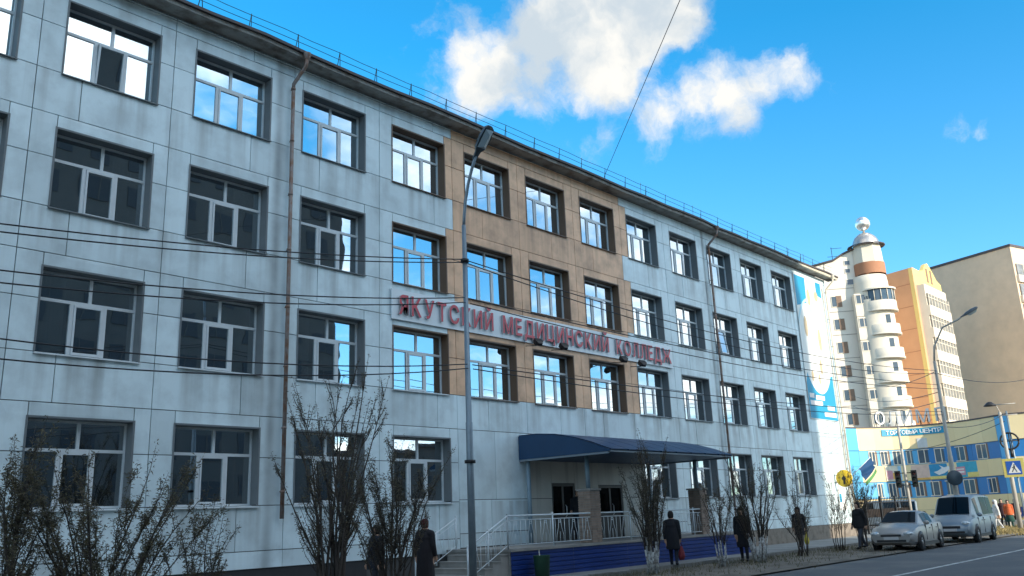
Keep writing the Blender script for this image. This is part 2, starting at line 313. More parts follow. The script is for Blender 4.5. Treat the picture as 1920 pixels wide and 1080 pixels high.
# ------------------------------------------------------------------ ground, road, pavement
def sheet(name, x0, x1, y0, y1, z, m, nx=1, ny=1, amp=0.0):
    b = MB(); vs = []; 
    for j in range(ny+1):
        for i in range(nx+1):
            vs.append((x0+(x1-x0)*i/nx, y0+(y1-y0)*j/ny, z+(rng.uniform(-amp, amp) if 0 < i < nx and 0 < j < ny else 0)))
    b.add(vs, [(j*(nx+1)+i, j*(nx+1)+i+1, (j+1)*(nx+1)+i+1, (j+1)*(nx+1)+i) for j in range(ny) for i in range(nx)])
    return tag(b.build(name, m), kind='structure')
sheet('ground', -700, 900, -800, 800, -0.02, 'ground')
sheet('road', -120, 240, -17.6, -8.2, -0.010, 'asphalt')
b = MB().box(-40, 62, -11.62, -11.50, -0.009, -0.005); tag(b.build('road_marking', 'paint'), kind='structure')
sheet('planting_strip', -30, 44, -8.2, -4.15, 0.03, 'dirt', 150, 10, 0.035)
pav = tag(MB().box(-30, 47, -4.1, 0.2, -0.05, 0.060).build('pavement', 'concrete'), kind='structure')
slab = MB().box(-0.985, 0.985, -0.985, 0.985, -0.02, 0.02).mesh('paving_slab', 'paving')
for i in range(24):
    for j in range(2):
        link('paving_slab', slab, pav, (-1.0+i*2.0, -3.08+j*2.0, 0.063+rng.uniform(-0.004, 0.004)))
kb = tag(MB().box(-30, 47, -4.22, -4.12, -0.05, 0.05).build('kerb', 'kerb'), kind='structure')
ks = MB().box(-0.495, 0.495, -0.075, 0.075, -0.1, 0.1).mesh('kerb_stone', 'kerb')
for i in range(38):
    o = link('kerb_stone', ks, kb, (6+i*1.0, -4.17, 0.03+rng.uniform(-0.012, 0.012))); o.rotation_euler.z = rng.uniform(-0.012, 0.012)
tag(MB().box(-60, 120, -25.0, -17.75, -0.05, 0.10).build('far_pavement', 'concrete'), kind='structure')
sheet('side_street', 58, 68, -8.2, 120, -0.012, 'asphalt')
b = MB()
for _ in range(9000):
    x = rng.uniform(-6, 38); y = -4.3-abs(rng.gauss(0, 1.5)); y = max(y, -8.3+0.4*math.sin(x*1.7)+0.3*math.sin(x*4.1))
    if rng.random() > 0.35+0.65*(0.5+0.5*math.sin(x*0.9+1.3)*math.cos(y*1.1)): continue
    h = rng.uniform(0.04, 0.17); a = rng.uniform(0, 6.28); w = 0.008; lx, ly = rng.gauss(0, 0.06), rng.gauss(0, 0.06)
    c, s_ = math.cos(a)*w, math.sin(a)*w
    b.add([(x-c, y-s_, 0.02), (x+c, y+s_, 0.02), (x+lx, y+ly, 0.03+h)], [(0, 1, 2)])
tag(b.build('dry_grass', 'grass'), 'thin dry grass and fallen leaves along the planting strip', 'grass', kind='stuff')

# ------------------------------------------------------------------ the college building
XS = [-3.28, 0.0, 3.25, 6.59, 9.95, 13.17, 16.37, 19.62, 22.82, 26.22, 29.51, 32.82, 36.25]
XS = [-6.55]+XS                      # columns c-1 .. c12
W, H, FH = 2.265, 1.906, 3.3
ZT = [4.20+FH*i for i in range(4)]; XL, XR = -12.0, 43.3; EAVE = 14.80
college = thing('college_building', 'long four-storey college with white and ochre cladding panels and four rows of windows', 'building', (15.6, 0, 0))
def has_window(ci, r): return not (r == 0 and ci in (6, 7, 8))      # the entrance is there
HOLES = {0: [(17.02, 18.32, 0.92, 2.86), (19.70, 21.20, 0.92, 2.80)]}
# structural wall with openings
wall = MB()
def wall_row(z0, z1, holes, y0=0.04, y1=0.42):
    x = XL
    for (a, c_) in sorted(holes)+[(XR, XR)]:
        if a > x: wall.box(x, a, y0, y1, z0, z1)
        x = c_
for r in range(4):
    zt, zb = ZT[r], ZT[r]-H; top = ZT[r+1]-H if r < 3 else EAVE
    if r == 0:
        wins = [(XS[c], XS[c]+W) for c in range(14) if has_window(c, 0)]
        doors = [(a, c_) for a, c_, _, _ in HOLES[0]]
        wall_row(0.0, 0.92, []); wall_row(0.92, zb, doors); wall_row(zb, 2.80, wins+doors); wall_row(2.80, zt, wins); wall_row(zt, top, [])
    else:
        wall_row(zb, zt, [(x, x+W) for x in XS]); wall_row(zt, top, [])
wall.build('wall', 'joint', college)
MB().box(XL, XR, 1.6, 13.5, 0.0, EAVE).box(XL, XL+0.3, 0.42, 1.6, 0, EAVE).box(XR-0.3, XR, 0.42, 1.6, 0, EAVE).build('inner_wall', 'room', college)
fl = MB()
for r in range(1, 5): fl.box(XL+0.3, XR-0.3, 0.42, 1.6, ZT[r-1]+0.55, ZT[r-1]+0.75)
fl.build('floor_slab', 'room', college)
MB().box(XR+0.002, XR+0.03, 0.0, 13.5, 0.78, EAVE).build('end_wall', 'panel', college)
# cladding panels: list of rectangles
OX0, OX1, OZ0 = XS[5]+W+0.002, XS[9]-0.002, ZT[1]-H+0.002
PAN = []
def pan(x0, x1, z0, z1):
    if x1-x0 > 0.05 and z1-z0 > 0.05: PAN.append((x0, x1, z0, z1))
FR = [0.5, 0.3, 0.20, 0.75, 0.27, 0.78, 0.36, 0.6, 0.3, 0.62, 0.35, 0.6, 0.4, 0.55]
JX = [XL]+[XS[c]+W+(XS[c+1]-XS[c]-W)*(0.40, .45, .40, .72, .52, .62, .5, .5, .5, .5, .62, .5, .5)[c] for c in range(13)]+[XS[13]+W+0.35]
JX[6] = OX0+0.35      # the ochre field starts right of the fifth column
for r in range(4):
    zt, zb = ZT[r], ZT[r]-H; zl = zt+0.32; top = ZT[r+1]-H if r < 3 else EAVE-0.02
    for c in range(14):
        a, e, x0, x1 = JX[c], JX[c+1], XS[c], XS[c]+W; j = x0+W*FR[c]
        zm = zb+H*0.62
        if has_window(c, r):
            pan(a, x0, zb, zm); pan(a, x0, zm, zl); pan(x1, e, zb, zm); pan(x1, e, zm, zl); pan(x0, x1, zt, zl)
        elif c == 6: 
            pan(a, (a+e)/2, 2.35, zl); pan((a+e)/2, e, 2.35, zl)
        elif c == 7:
            pan(a, 17.02, 2.35, zl); pan(18.32, e, 2.35, zl); pan(17.02, 18.32, 2.86, zl)
        elif c == 8:
            pan(a, 19.70, 2.35, zl); pan(21.20, e, 2.35, zl); pan(19.70, 21.20, 2.80, zl)
        if r < 3: pan(a, j, zl, top); pan(j, e, zl, top)
        else: pan(a, j, zl, zl+0.30); pan(j, e, zl, zl+0.30); pan(a, j, zl+0.30, top); pan(j, e, zl+0.30, top)
        if r == 0:                       # the base course below the ground-floor windows
            zb0 = 0.78 if not 12 < (a+e)/2 < 25.5 else 0.92
            lo = zb if has_window(c, 0) else 2.35
            if c == 7: pan(a, 17.02, zb0, lo); pan(18.32, e, zb0, lo)
            elif c == 8: pan(a, 19.70, zb0, lo); pan(21.20, e, zb0, lo)
            else: pan(a, j, zb0+0.42, lo); pan(j, e, zb0+0.42, lo); pan(a, e, zb0, zb0+0.42)
    a = JX[14]
    zz = [0.78 if r == 0 else zb, zb+H*0.62, zl, top] if r else [0.78, zb, zb+H*.62, zl, top]
    for k in range(len(zz)-1):
        pan(a, a+2.2, zz[k], zz[k+1]); pan(a+2.2, XR, zz[k], zz[k+1])
pan(XL, JX[0], 0.78, 0.8)
PAN.sort(key=lambda p: -(p[1]-p[0])*(p[3]-p[2])/(((p[0]+p[1])/2+6.7)**2+400))
rest_b = {}
for k, (x0, x1, z0, z1) in enumerate(PAN):
    cx, cz = (x0+x1)/2, (z0+z1)/2; g = 0.010
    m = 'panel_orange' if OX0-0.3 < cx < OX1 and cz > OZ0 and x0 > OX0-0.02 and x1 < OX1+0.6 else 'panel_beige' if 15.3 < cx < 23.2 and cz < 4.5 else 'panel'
    if m == 'panel_orange' and x1 > OX1: x1 = OX1
    hx, hz = (x1-x0)/2-g, (z1-z0)/2-g
    cx = (x0+x1)/2
    # sheet with turned-back edges and a slight belly
    b = MB(); bow = rng.uniform(-0.006, 0.010); t = 0.034
    b.add([(-hx, 0, -hz), (hx, 0, -hz), (hx, 0, hz), (-hx, 0, hz), (-hx, t, -hz), (hx, t, -hz), (hx, t, hz), (-hx, t, hz),
           (-hx*.5, -bow, -hz*.5), (hx*.5, -bow, -hz*.5), (hx*.5, -bow, hz*.5), (-hx*.5, -bow, hz*.5)],
          [(0, 1, 9, 8), (1, 2, 10, 9), (2, 3, 11, 10), (3, 0, 8, 11), (8, 9, 10, 11), (0, 4, 5, 1), (1, 5, 6, 2), (2, 6, 7, 3), (3, 7, 4, 0)])
    if k < 296:
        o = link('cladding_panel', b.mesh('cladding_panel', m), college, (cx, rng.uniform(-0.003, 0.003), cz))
        o.rotation_euler = (rng.gauss(0, 0.003), 0, rng.gauss(0, 0.003))
    else:
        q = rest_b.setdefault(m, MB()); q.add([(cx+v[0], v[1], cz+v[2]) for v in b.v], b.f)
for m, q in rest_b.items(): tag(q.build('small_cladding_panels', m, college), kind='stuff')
# plinth
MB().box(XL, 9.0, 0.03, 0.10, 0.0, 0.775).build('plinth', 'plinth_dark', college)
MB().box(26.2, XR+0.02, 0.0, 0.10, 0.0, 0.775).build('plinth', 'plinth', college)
# windows: shared meshes in local coordinates, opening 0..W, 0..H, outer face y=0
fy0, fy1 = 0.30, 0.37
fm = MB()
tz = 0.655*H
for (x0, x1, z0, z1) in [(0, W, 0, .055), (0, W, H-.06, H), (0, .055, .055, H-.06), (W-.055, W, .055, H-.06), (.055, W-.055, tz-.035, tz+.035),
                         (.525*W-.035, .525*W+.035, tz+.035, H-.06), (.335*W, .335*W+.085, .055, tz-.035), (.66*W, .66*W+.085, .055, tz-.035)]:
    fm.box(x0, x1, fy0, fy1, z0, z1)
FRAME = fm.mesh('window_frame', 'frame')
s0, s1 = .335*W+.085, .66*W
sm = MB()
for (x0, x1, z0, z1) in [(s0, s1, .058, .115), (s0, s1, tz-.095, tz-.038), (s0, s0+.05, .115, tz-.095), (s1-.05, s1, .115, tz-.095)]:
    sm.box(x0+.003, x1-.003, fy0-.02, fy1-.01, z0, z1)
SASH = sm.mesh('sash', 'frame', ((s0+s1)/2, 0.33, H*.33))
PR = [(.055, .335*W, .055, tz-.035), (s0+.05, s1-.05, .115, tz-.095), (.66*W+.085, W-.055, .055, tz-.035), (.055, .525*W-.035, tz+.035, H-.06), (.525*W+.035, W-.055, tz+.035, H-.06)]
PANES = [MB().box(-(x1-x0)/2, (x1-x0)/2, -.004, .004, -(z1-z0)/2, (z1-z0)/2).mesh('pane', 'glass') for (x0, x1, z0, z1) in PR]
def reveal_mesh(m):
    q = MB(); t = .014
    q.box(.002, W-.002, -.014, fy0-.002, H-t, H-.002); q.box(.002, t, -.014, fy0-.002, .02, H-t); q.box(W-t, W-.002, -.014, fy0-.002, .02, H-t)
    q.box(-.03, W+.03, -.016, -.008, H-.002, H+.03); q.box(-.03, .002, -.016, -.008, -.02, H-.002); q.box(W-.002, W+.03, -.016, -.008, -.02, H-.002)
    return q.mesh('reveal', m)
REV = {'g': reveal_mesh('reveal'), 'b': reveal_mesh('reveal_brown')}
sl = MB(); sl.add([(-.03, -.07, -.03), (W+.03, -.07, -.03), (W+.03, .30, .018), (-.03, .30, .018), (-.03, -.07, -.055), (W+.03, -.07, -.055), (W+.03, .30, .004), (-.03, .30, .004)],
                  [(0, 1, 2, 3), (7, 6, 5, 4), (0, 4, 5, 1), (1, 5, 6, 2), (3, 7, 4, 0)])
SILL = {k: sl.mesh('sill', m) for k, m in (('g', 'reveal'), ('w', 'frame'), ('b', 'reveal_brown'))}
def curtain_mesh(x0, x1, m, z0=0.02):
    q = MB(); n = 26; vs = []
    for i in range(n+1):
        x = x0+(x1-x0)*i/n; y = .50+.03*math.sin(i*1.9)+.012*math.sin(i*4.7)
        vs += [(x, y, z0), (x, y, H-.02)]
    q.add(vs, [(2*i, 2*i+2, 2*i+3, 2*i+1) for i in range(n)], 0, True)
    return q.mesh('curtain', m)
CUR = {'l': curtain_mesh(0.02, 0.7, 'curtain'), 'r': curtain_mesh(W-.75, W-.02, 'curtain'), 'b': curtain_mesh(0.0, W*.8, 'curtain_blue'), 'h': curtain_mesh(W*.35, W-.05, 'curtain', H*.45)}
for r in range(4):
    for c in range(14):
        if not has_window(c, r): continue
        x, z = XS[c], ZT[r]-H
        w_ = link('window', FRAME, college, (x, 0, z))
        brown = OX0-2.4 < x < OX1-2 and r >= 1
        link('reveal', REV['b' if brown and c > 4 else 'g'], w_, (0, 0, 0), False)
        link('sill', SILL['w' if r < 2 and c < 6 else 'b' if brown else 'g'], w_, (0, 0, 0), False)
        sa = link('sash', SASH, w_, ((s0+s1)/2, 0.33, H*.33), False)
        ajar = 0.0
        if (r, c) == (3, 2): ajar = 0.10
        if (r, c) == (2, 11): ajar = -0.14
        for k, (x0, x1, z0, z1) in enumerate(PR):
            p = link('pane', PANES[k], w_, ((x0+x1)/2, .335-(.015 if k == 1 else 0), (z0+z1)/2), False)
            p.rotation_euler = (rng.gauss(0, .0035), 0, rng.gauss(0, .0035))
            if k == 1 and ajar:
                ax = (ajar if ajar > 0 else ajar)
                p.rotation_euler.x += ax; sa.rotation_euler.x = ax; p.location.y -= abs(ax)*.3; sa.location.y -= abs(ax)*.3
        cur = {(0, 2): 'b', (2, 2): 'r', (2, 3): 'r', (3, 4): 'r', (2, 4): 'l', (1, 4): 'l', (1, 2): 'l', (0, 3): 'r', (3, 3): 'h'}.get((r, c))
        if cur is None and rng.random() < .3 and c > 4: cur = rng.choice('lrh')
        if cur: link('curtain', CUR[cur], w_, (0, 0, 0), False)
# doors under the canopy
M['door'] = mat('dark_door_metal', (0.035, 0.03, 0.028), 0.45, 0.2)
for (x0, x1, z0, z1) in HOLES[0]:
    d = MB(); d.box(x0, x0+.09, .02, .12, z0, z1); d.box(x1-.09, x1, .02, .12, z0, z1); d.box(x0+.09, x1-.09, .02, .12, z1-.10, z1)
    d.box(x0+.09, x1-.09, .06, .11, z0, z0+.85)
    xm = (x0+x1)/2; d.box(xm-.05, xm+.05, .05, .115, z0+.85, z1-.10)
    dr = d.build('door', 'door', college)
    for (a, e) in ((x0+.09, xm-.05), (xm+.05, x1-.09)): MB().box(a, e, .075, .085, z0+.85, z1-.10).build('pane', 'car_glass', dr)
    MB().tube([(xm+.08, .02, z0+.8), (xm+.08, -.03, z0+.85), (xm+.08, -.03, z0+1.15), (xm+.08, .02, z0+1.2)], .014).build('handle', 'silver', dr)
# cornice, roof edge, roof
n = 36; cor = MB(); edge = MB(); vs = []; ve = []
for i in range(n+1):
    x = XL-.3+(XR+.75-XL+.3)*i/n; s_ = .022*math.sin(i*1.3)+rng.uniform(-.02, .02); e_ = rng.uniform(-.02, .02)
    vs += [(x, .05, 14.83+s_*.2), (x, -.50+e_, 14.83+s_), (x, -.52+e_, 14.93+s_), (x, .05, 14.99+s_*.2)]
    ve += [(x, -.50+e_, 14.945+s_), (x, -.60+e_, 14.935+s_), (x, -.605+e_, 15.015+s_), (x, 6.5, 17.0)]
q4 = lambda i: [(i*4+j, i*4+4+j, i*4+4+(j+1) % 4, i*4+(j+1) % 4) for j in range(4)]
for i in range(n): cor.add([], []); 
cor.add(vs, sum([q4(i) for i in range(n)], [])+[(3, 2, 1, 0), tuple(n*4+j for j in range(4))]); cor.build('cornice', 'cornice', college)
edge.add(ve, sum([q4(i) for i in range(n)], [])+[(3, 2, 1, 0), tuple(n*4+j for j in range(4))]); roof = edge.build('roof', 'roof', college)
M['cornice_cream'] = mat('cream_cornice_end', (0.62, 0.55, 0.44), 0.7, 0, 0.12, 3)
MB().add([(38.7, -.515, 14.815), (44.06, -.53, 14.815), (44.06, -.56, 14.94), (38.7, -.545, 14.94), (38.7, -.40, 14.815), (44.06, -.40, 14.815), (44.06, -.40, 14.94), (38.7, -.40, 14.94)],
         [(0, 1, 2, 3), (0, 4, 5, 1), (1, 5, 6, 2), (3, 2, 6, 7), (0, 3, 7, 4)]).build('cornice_facing', 'cornice_cream', college)
# roof railing: A-shaped supports and two wires, part of the roof
sup = MB(); sup.tube([(-.09, 0, 0), (0, 0, .52)], .013, 4); sup.tube([(.09, .12, 0), (0, 0, .52)], .013, 4); SUP = sup.mesh('railing_support', 'rail_green')
x = XL+.2; k = 0
while x < XR+.4:
    link('railing_support', SUP, roof, (x, -.42, 15.06)).rotation_euler.z = rng.uniform(-.15, .15); x += 1.5+rng.uniform(-.12, .12); k += 1
for z, sag in ((15.55, .03), (15.33, .02)):
    MB().tube([(XL+(XR+.4-XL)*i/60, -.42, z+rng.uniform(-sag, sag)*.7) for i in range(61)], .011, 4).build('railing_wire', 'rail_green', roof)
for (px, y1) in ((1205, 380), (1300, 440), (1468, 432), (1497, 443)):
    p = onY(px, 420, 1.5); MB().tube([(p.x, 1.5, 15.5), (p.x+.1, 1.5, 17.0)], .012, 4).build('aerial', 'rail_green', roof)
# drainpipes
def pipe(x, m, z1=1.95, ztop=14.86, r=.055):
    q = MB(); q.lathe((x+.12, -.60, ztop+.02), [(.05, -.14), (.11, .0), (.115, .08)], 10)
    q.tube([(x+.12, -.60, ztop-.08), (x+.10, -.58, ztop-.30), (x, -.13, ztop-.75), (x, -.12, ztop-.95)], r, 8)
    q.tube([(x, -.12, ztop-.95), (x+.01, -.12, 8), (x, -.12, z1)], r, 8)
    o = q.build('drainpipe', m, college)
    for k in range(8):
        zz = 2.6+k*1.62
        MB().tube([(x, -.12, zz), (x, -.12, zz+.05)], r+.012, 8).box(x-.012, x+.012, -.1, .0, zz+.01, zz+.04).build('bracket', m, o)
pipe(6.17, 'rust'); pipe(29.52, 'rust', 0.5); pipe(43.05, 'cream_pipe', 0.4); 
M['dark_band'] = mat('dark_band_grey', (0.16, 0.18, 0.19), 0.7, 0, 0.2, 6)
MB().tube([(42.72, -.06, 14.2), (42.72, -.06, .6)], .03, 6).build('cable_duct', 'cream_pipe', college)

# ------------------------------------------------------------------ college sign with separate letters
sgn = thing('college_sign', 'long white signboard with raised red letters between the second and third floors', 'sign', (17.6, -.05, 7.65))
MB().box(9.85, 17.6, -.075, -.02, 7.70, 8.64).build('board', 'sign', sgn); MB().box(17.612, 25.45, -.075, -.02, 7.70, 8.64).build('board', 'sign', sgn)
def word(txt, x0, x1, z0, h, y, parent, mats, bold=.016, gap=.34, depth=.075, frame=None):
    gl = []
    for ch in txt:
        vs, fs, ns = text_mesh(ch, bold, depth); xs = [v.x for v in vs]; gl.append((ch, vs, fs, ns, min(xs), max(xs)))
    capz = [max(v.y for v in text_mesh('Н', bold, depth)[0]), min(v.y for v in text_mesh('Н', bold, depth)[0])]
    tot = sum(g[5]-g[4] for g in gl)+gap*.6*(len(gl)-1); k = (x1-x0)/tot; kz = h/(capz[0]-capz[1]); x = x0
    for (ch, vs, fs, ns, a, e) in gl:
        q = MB()
        pts = []
        for v in vs:
            lx, lz, ly = x+(v.x-a)*k, z0+(v.y-capz[1])*kz, y-v.z
            pts.append(frame(lx, ly, lz) if frame else (lx, ly, lz))
        q.v = [tuple(p) for p in pts]; q.f = fs; q.m = [0 if nz > .5 else 1 for nz in ns]; q.sm = [False]*len(fs)
        q.build('letter', mats, parent); x += (e-a+gap*.6)*k
def fx(px, py): return onY(px, py).x
word('ЯКУТСКИЙ', fx(742, 585), fx(919, 610), 7.86, .62, -.125, sgn, ['red', 'letter_side'])
word('МЕДИЦИНСКИЙ', fx(937, 615), fx(1135, 640), 7.86, .62, -.125, sgn, ['red', 'letter_side'])
word('КОЛЛЕДЖ', fx(1150, 650), fx(1252, 665), 7.86, .62, -.125, sgn, ['red', 'letter_side'])
for px, py, lab in ((1012, 642, 'leftmost'), (1060, 650, 'second'), (1172, 674, 'third'), (1207, 682, 'rightmost')):
    p = onY(px, py, -.6)
    t = thing('floodlight', {'leftmost': 'small black floodlight under the first letters of the middle word of the sign', 'second': 'small black floodlight below the middle of the red letter sign',
                             'third': 'small black floodlight under the start of the last word of the sign', 'rightmost': 'small black floodlight nearest the right end of the letter sign'}[lab], 'floodlight', p, 0, 'floodlights under the sign')
    MB().tube([(p.x-.1, -.03, p.z-.05), (p.x-.05, -.5, p.z-.10), (p.x, -.6, p.z)], .015, 5).build('arm', 'black', t)
    o = MB().box(-.14, .14, -.10, .10, -.09, .09).add([(-.14, .10, -.09), (.14, .10, -.09), (.14, .10, .09), (-.14, .10, .09), (-.07, .2, -.05), (.07, .2, -.05), (.07, .2, .05), (-.07, .2, .05)],
          [(0, 1, 5, 4), (1, 2, 6, 5), (2, 3, 7, 6), (3, 0, 4, 7), (4, 5, 6, 7)]).build('lamp_body', 'black', t, False)
    o.rotation_euler = (R(-40), 0, R(160))

# ------------------------------------------------------------------ mural banner on the sunlit end of the facade
M['print_white'] = mat('banner_white', (0.70, 0.70, 0.67), 0.5, 0, 0.03, 2)
M['print_cyan'] = mat('banner_cyan', (0.006, 0.29, 0.48), 0.5, 0, 0.12, .7)
M['print_pale'] = mat('banner_pale_blue', (0.42, 0.66, 0.74), 0.5, 0, 0.1, .8)
M['print_skin'] = mat('banner_faint_figures', (0.55, 0.42, 0.26), 0.5, 0, 0.15, 3)
M['print_word'] = mat('banner_word_strips', (0.78, 0.72, 0.70), 0.5, 0, 0.08, 9)
bx0, bx1, bz0, bz1 = 38.92, 42.52, 6.32, 14.5
ban = thing('wall_banner', 'tall blue and white printed banner on the sunlit end of the facade', 'banner', ((bx0+bx1)/2, -.04, bz0))
MB().box(bx0, bx1, -.05, -.022, bz0, bz1).build('cloth', 'print_white', ban)
def pr(poly, y, m, nm='print_area'): MB().prism([(a, b_) for a, b_ in poly], Vector((0, y, 0)), X3, Z3, Y3, .003).build(nm, m, ban)
cxm, czm, rm = 40.7, 10.35, 2.6
def arcpts(a0, a1, r=rm, n=18, cx=cxm, cz=czm): return [(cx+r*.72*math.cos(a0+(a1-a0)*i/n), cz+r*math.sin(a0+(a1-a0)*i/n)) for i in range(n+1)]
pr([(bx0+.05, 14.4), (bx0+.05, 12.6), (bx0+1.35, 12.9), (bx0+1.45, 14.4)], -.054, 'print_cyan')
pr([(bx0+1.6, 14.4), (bx0+1.6, 12.4), (bx0+2.2, 12.2), (bx0+2.3, 14.4)], -.054, 'print_pale')
pr([(bx1-.75, 14.4), (bx1-.75, 13.6), (bx1-.05, 13.5), (bx1-.05, 14.4)], -.054, 'print_cyan')
up = arcpts(R(25), R(155), 2.9); lo = arcpts(R(155), R(25), 2.72); pr([p for p in up+lo if bx0 < p[0] < bx1], -.0585, 'print_pale', 'arc')
bot = [p for p in arcpts(R(215), R(325), rm, 24) if bx0+.02 < p[0] < bx1-.02]
pr([(bx0+.02, bz0+.03), (bx1-.02, bz0+.03), (bx1-.02, 8.9)]+[p for p in reversed(bot)]+[(bx0+.02, 8.3)], -.054, 'print_cyan')
for (a, e, z0, z1) in ((.2, .75, 7.47, 7.72), (.95, 2.1, 7.40, 7.65), (.2, 1.75, 7.08, 7.33), (2.35, 3.3, 6.90, 7.15), (1.85, 3.4, 6.52, 6.78)):
    pr([(bx0+a, z0), (bx0+e, z0), (bx0+e+.04, z1), (bx0+a, z1)], -.058, 'print_word', 'word_strip')
for (a, z, rx, rz) in ((1.7, 13.3, .22, .5), (2.75, 13.5, .25, .3), (.85, 11.5, .22, .6), (2.5, 10.9, .2, .65), (2.2, 9.3, .16, .45), (.95, 8.7, .16, .3), (1.8, 8.6, .12, .3)):
    pr([(bx0+a+rx*math.cos(t*.5), z+rz*math.sin(t*.5)) for t in range(13)], -.0615, 'print_skin', 'figure')
# round yellow sign on a bracket, flag, small plaques
t = thing('round_sign', 'round yellow sign on a bracket near the sunlit corner of the college', 'sign', onY(1583, 897, -.55))
p = onY(1583, 897, -.55); M['yellow'] = mat('yellow_sign_paint', (0.75, 0.50, 0.02), 0.5)
MB().lathe((p.x, p.y, p.z), [(0.0, -.05), (.44, -.05), (.46, 0), (.44, .05), (0.0, .05)], 20, 0, 'X').build('disc', 'yellow', t)
MB().lathe((p.x-.056, p.y, p.z), [(0.0, 0), (.12, 0), (.12, -.004), (0, -.004)], 10, 0, 'X').box(p.x-.06, p.x-.054, p.y-.05, p.y+.05, p.z-.3, p.z-.12).build('emblem', 'trim', t)
MB().tube([(p.x, 0, p.z+.2), (p.x, p.y-.1, p.z+.2)], .02).tube([(p.x, 0, p.z-.2), (p.x, p.y-.1, p.z-.2)], .02).build('bracket', 'black', t)
fp = thing('flag', 'blue flag hanging from a slanted pole at the college corner', 'flag', (43.4, -.1, 3.4))
MB().tube([(43.35, -.05, 3.3), (44.0, -1.0, 4.3)], .02).build('pole', 'silver', fp)
q = MB(); vs = []
for i in range(9):
    for j in range(7):
        u_, v_ = i/8, j/6; base = Vector((44.0, -1.0, 4.3)).lerp(Vector((43.6, -.42, 3.67)), u_*.98)
        vs.append(base+Vector((.25*v_+.05*math.sin(v_*7+u_*4), -.12*v_+.06*math.sin(v_*9+u_*3), -.55*v_-.12*u_*v_)))
q.add(vs, [(i*7+j, i*7+j+1, (i+1)*7+j+1, (i+1)*7+j) for i in range(8) for j in range(6)], 0, True)
M['flag'] = mat('blue_flag_cloth', (0.008, 0.07, 0.20), 0.7, 0, 0.15, 3); M['flag_green'] = mat('green_flag_stripe', (0.10, 0.30, 0.10), 0.7)
q.build('cloth', 'flag', fp)
q = MB(); q.add([Vector(v)+Vector((.02, -.02, -.06)) for v in vs[6::7]]+[Vector(v)+Vector((.06, -.03, -.26)) for v in vs[6::7]], [(i, i+1, i+10, i+9) for i in range(8)], 0, True); q.build('stripe', 'flag_green', fp)
t = thing('notice_board', 'white notice board with blue heading on the wall right of the last window', 'notice board', (41.6, -.05, 1.5))
MB().box(41.2, 42.1, -.06, -.02, 1.5, 2.6).build('board', 'print_white', t); MB().box(41.27, 41.55, -.066, -.062, 1.9, 2.35).build('heading', 'print_cyan', t)

# ------------------------------------------------------------------ entrance canopy, porch, stairs, railings
can = thing('entrance_canopy', 'dark blue curved canopy over the college entrance', 'canopy', (19.1, -1.9, 3.6))
cx0, cx1 = 15.40, 22.90
prof = [(-.02, 4.43), (-.8, 4.42), (-1.6, 4.34), (-2.4, 4.17), (-3.1, 3.96), (-3.82, 3.69)]
nb = 8
for k in range(nb):          # sheets side by side, slightly overlapped seams
    a = cx0+(cx1-cx0)*k/nb+.01; e = cx0+(cx1-cx0)*(k+1)/nb-.01; q = MB(); vs = []
    for (y, z) in prof: vs += [(a, y, z), (e, y, z), (e, y, z-.03), (a, y, z-.03)]
    q.add(vs, sum([q4(i) for i in range(5)], [])); q.build('roof_sheet', 'canopy', can)
ss = MB()
for k in range(nb+1):
    a = cx0+(cx1-cx0)*k/nb; ss.tube([(a, y, z-.004) for y, z in prof], .010, 5)
ss.build('seam', 'canopy', can)
for x in (cx0-.03, cx1+.005):
    MB().prism([(y, z-.035) for y, z in prof]+[(-3.7, 3.62), (-.02, 3.62)], Vector((x, 0, 0)), Y3, Z3, X3, .025).build('end_panel', 'canopy', can)
MB().box(cx0, cx1, -3.80, -3.75, 3.60, 3.655).box(cx0-.03, cx0+.03, -3.72, -.02, 3.555, 3.612).box(cx1-.03, cx1+.03, -3.72, -.02, 3.555, 3.612).build('edge_beam', 'canopy_under', can)
MB().add([(cx0+.04, -3.7, 3.60), (cx1-.04, -3.7, 3.60), (cx1-.04, -.04, 3.60), (cx0+.04, -.04, 3.60)], [(0, 1, 2, 3)]).build('ceiling', 'canopy', can)
for (x, y, zb_) in ((15.55, -.25, .9), (16.1, -2.3, 2.55), (22.75, -2.3, 2.5), (22.7, -.25, .9)):
    MB().tube([(x, y, zb_), (x, y, 3.60)], .075, 10).build('post', 'post_blue', can)
brick = MB().box(-.118, .118, -.056, .056, -.031, .031).mesh('brick', 'brick')
for (x, y, lab) in ((16.1, -2.3, 'brick pillar under the left front post of the canopy'), (22.75, -2.3, 'brick pillar under the right front post of the canopy')):
    pl = thing('brick_pillar', lab, 'pillar', (x, y, .9)); MB().box(x-.235, x+.235, y-.235, y+.235, .9, 2.5).build('mortar_core', 'concrete', pl)
    MB().box(x-.29, x+.29, y-.29, y+.29, 2.5, 2.56).build('cap', 'concrete', pl)
    for rz_ in range(21):
        z = .938+rz_*.075; off = 0 if rz_ % 2 else .06
        for k in (-1, 1):
            link('brick', brick, pl, (x+k*.122-(off-.03)*.3, y-.205, z)); 
            o = link('brick', brick, pl, (x-.205, y+k*.122, z)); o.rotation_euler.z = R(90)
por = thing('entrance_porch', 'raised concrete entrance platform faced with deep blue siding, steps on its left', 'porch', (19, -1.3, 0))
MB().box(12.0, 26.0, -2.56, -.01, 0.05, .82).build('base', 'concrete', por); MB().box(11.97, 26.05, -2.64, -.005, .822, .90).build('floor', 'concrete', por)
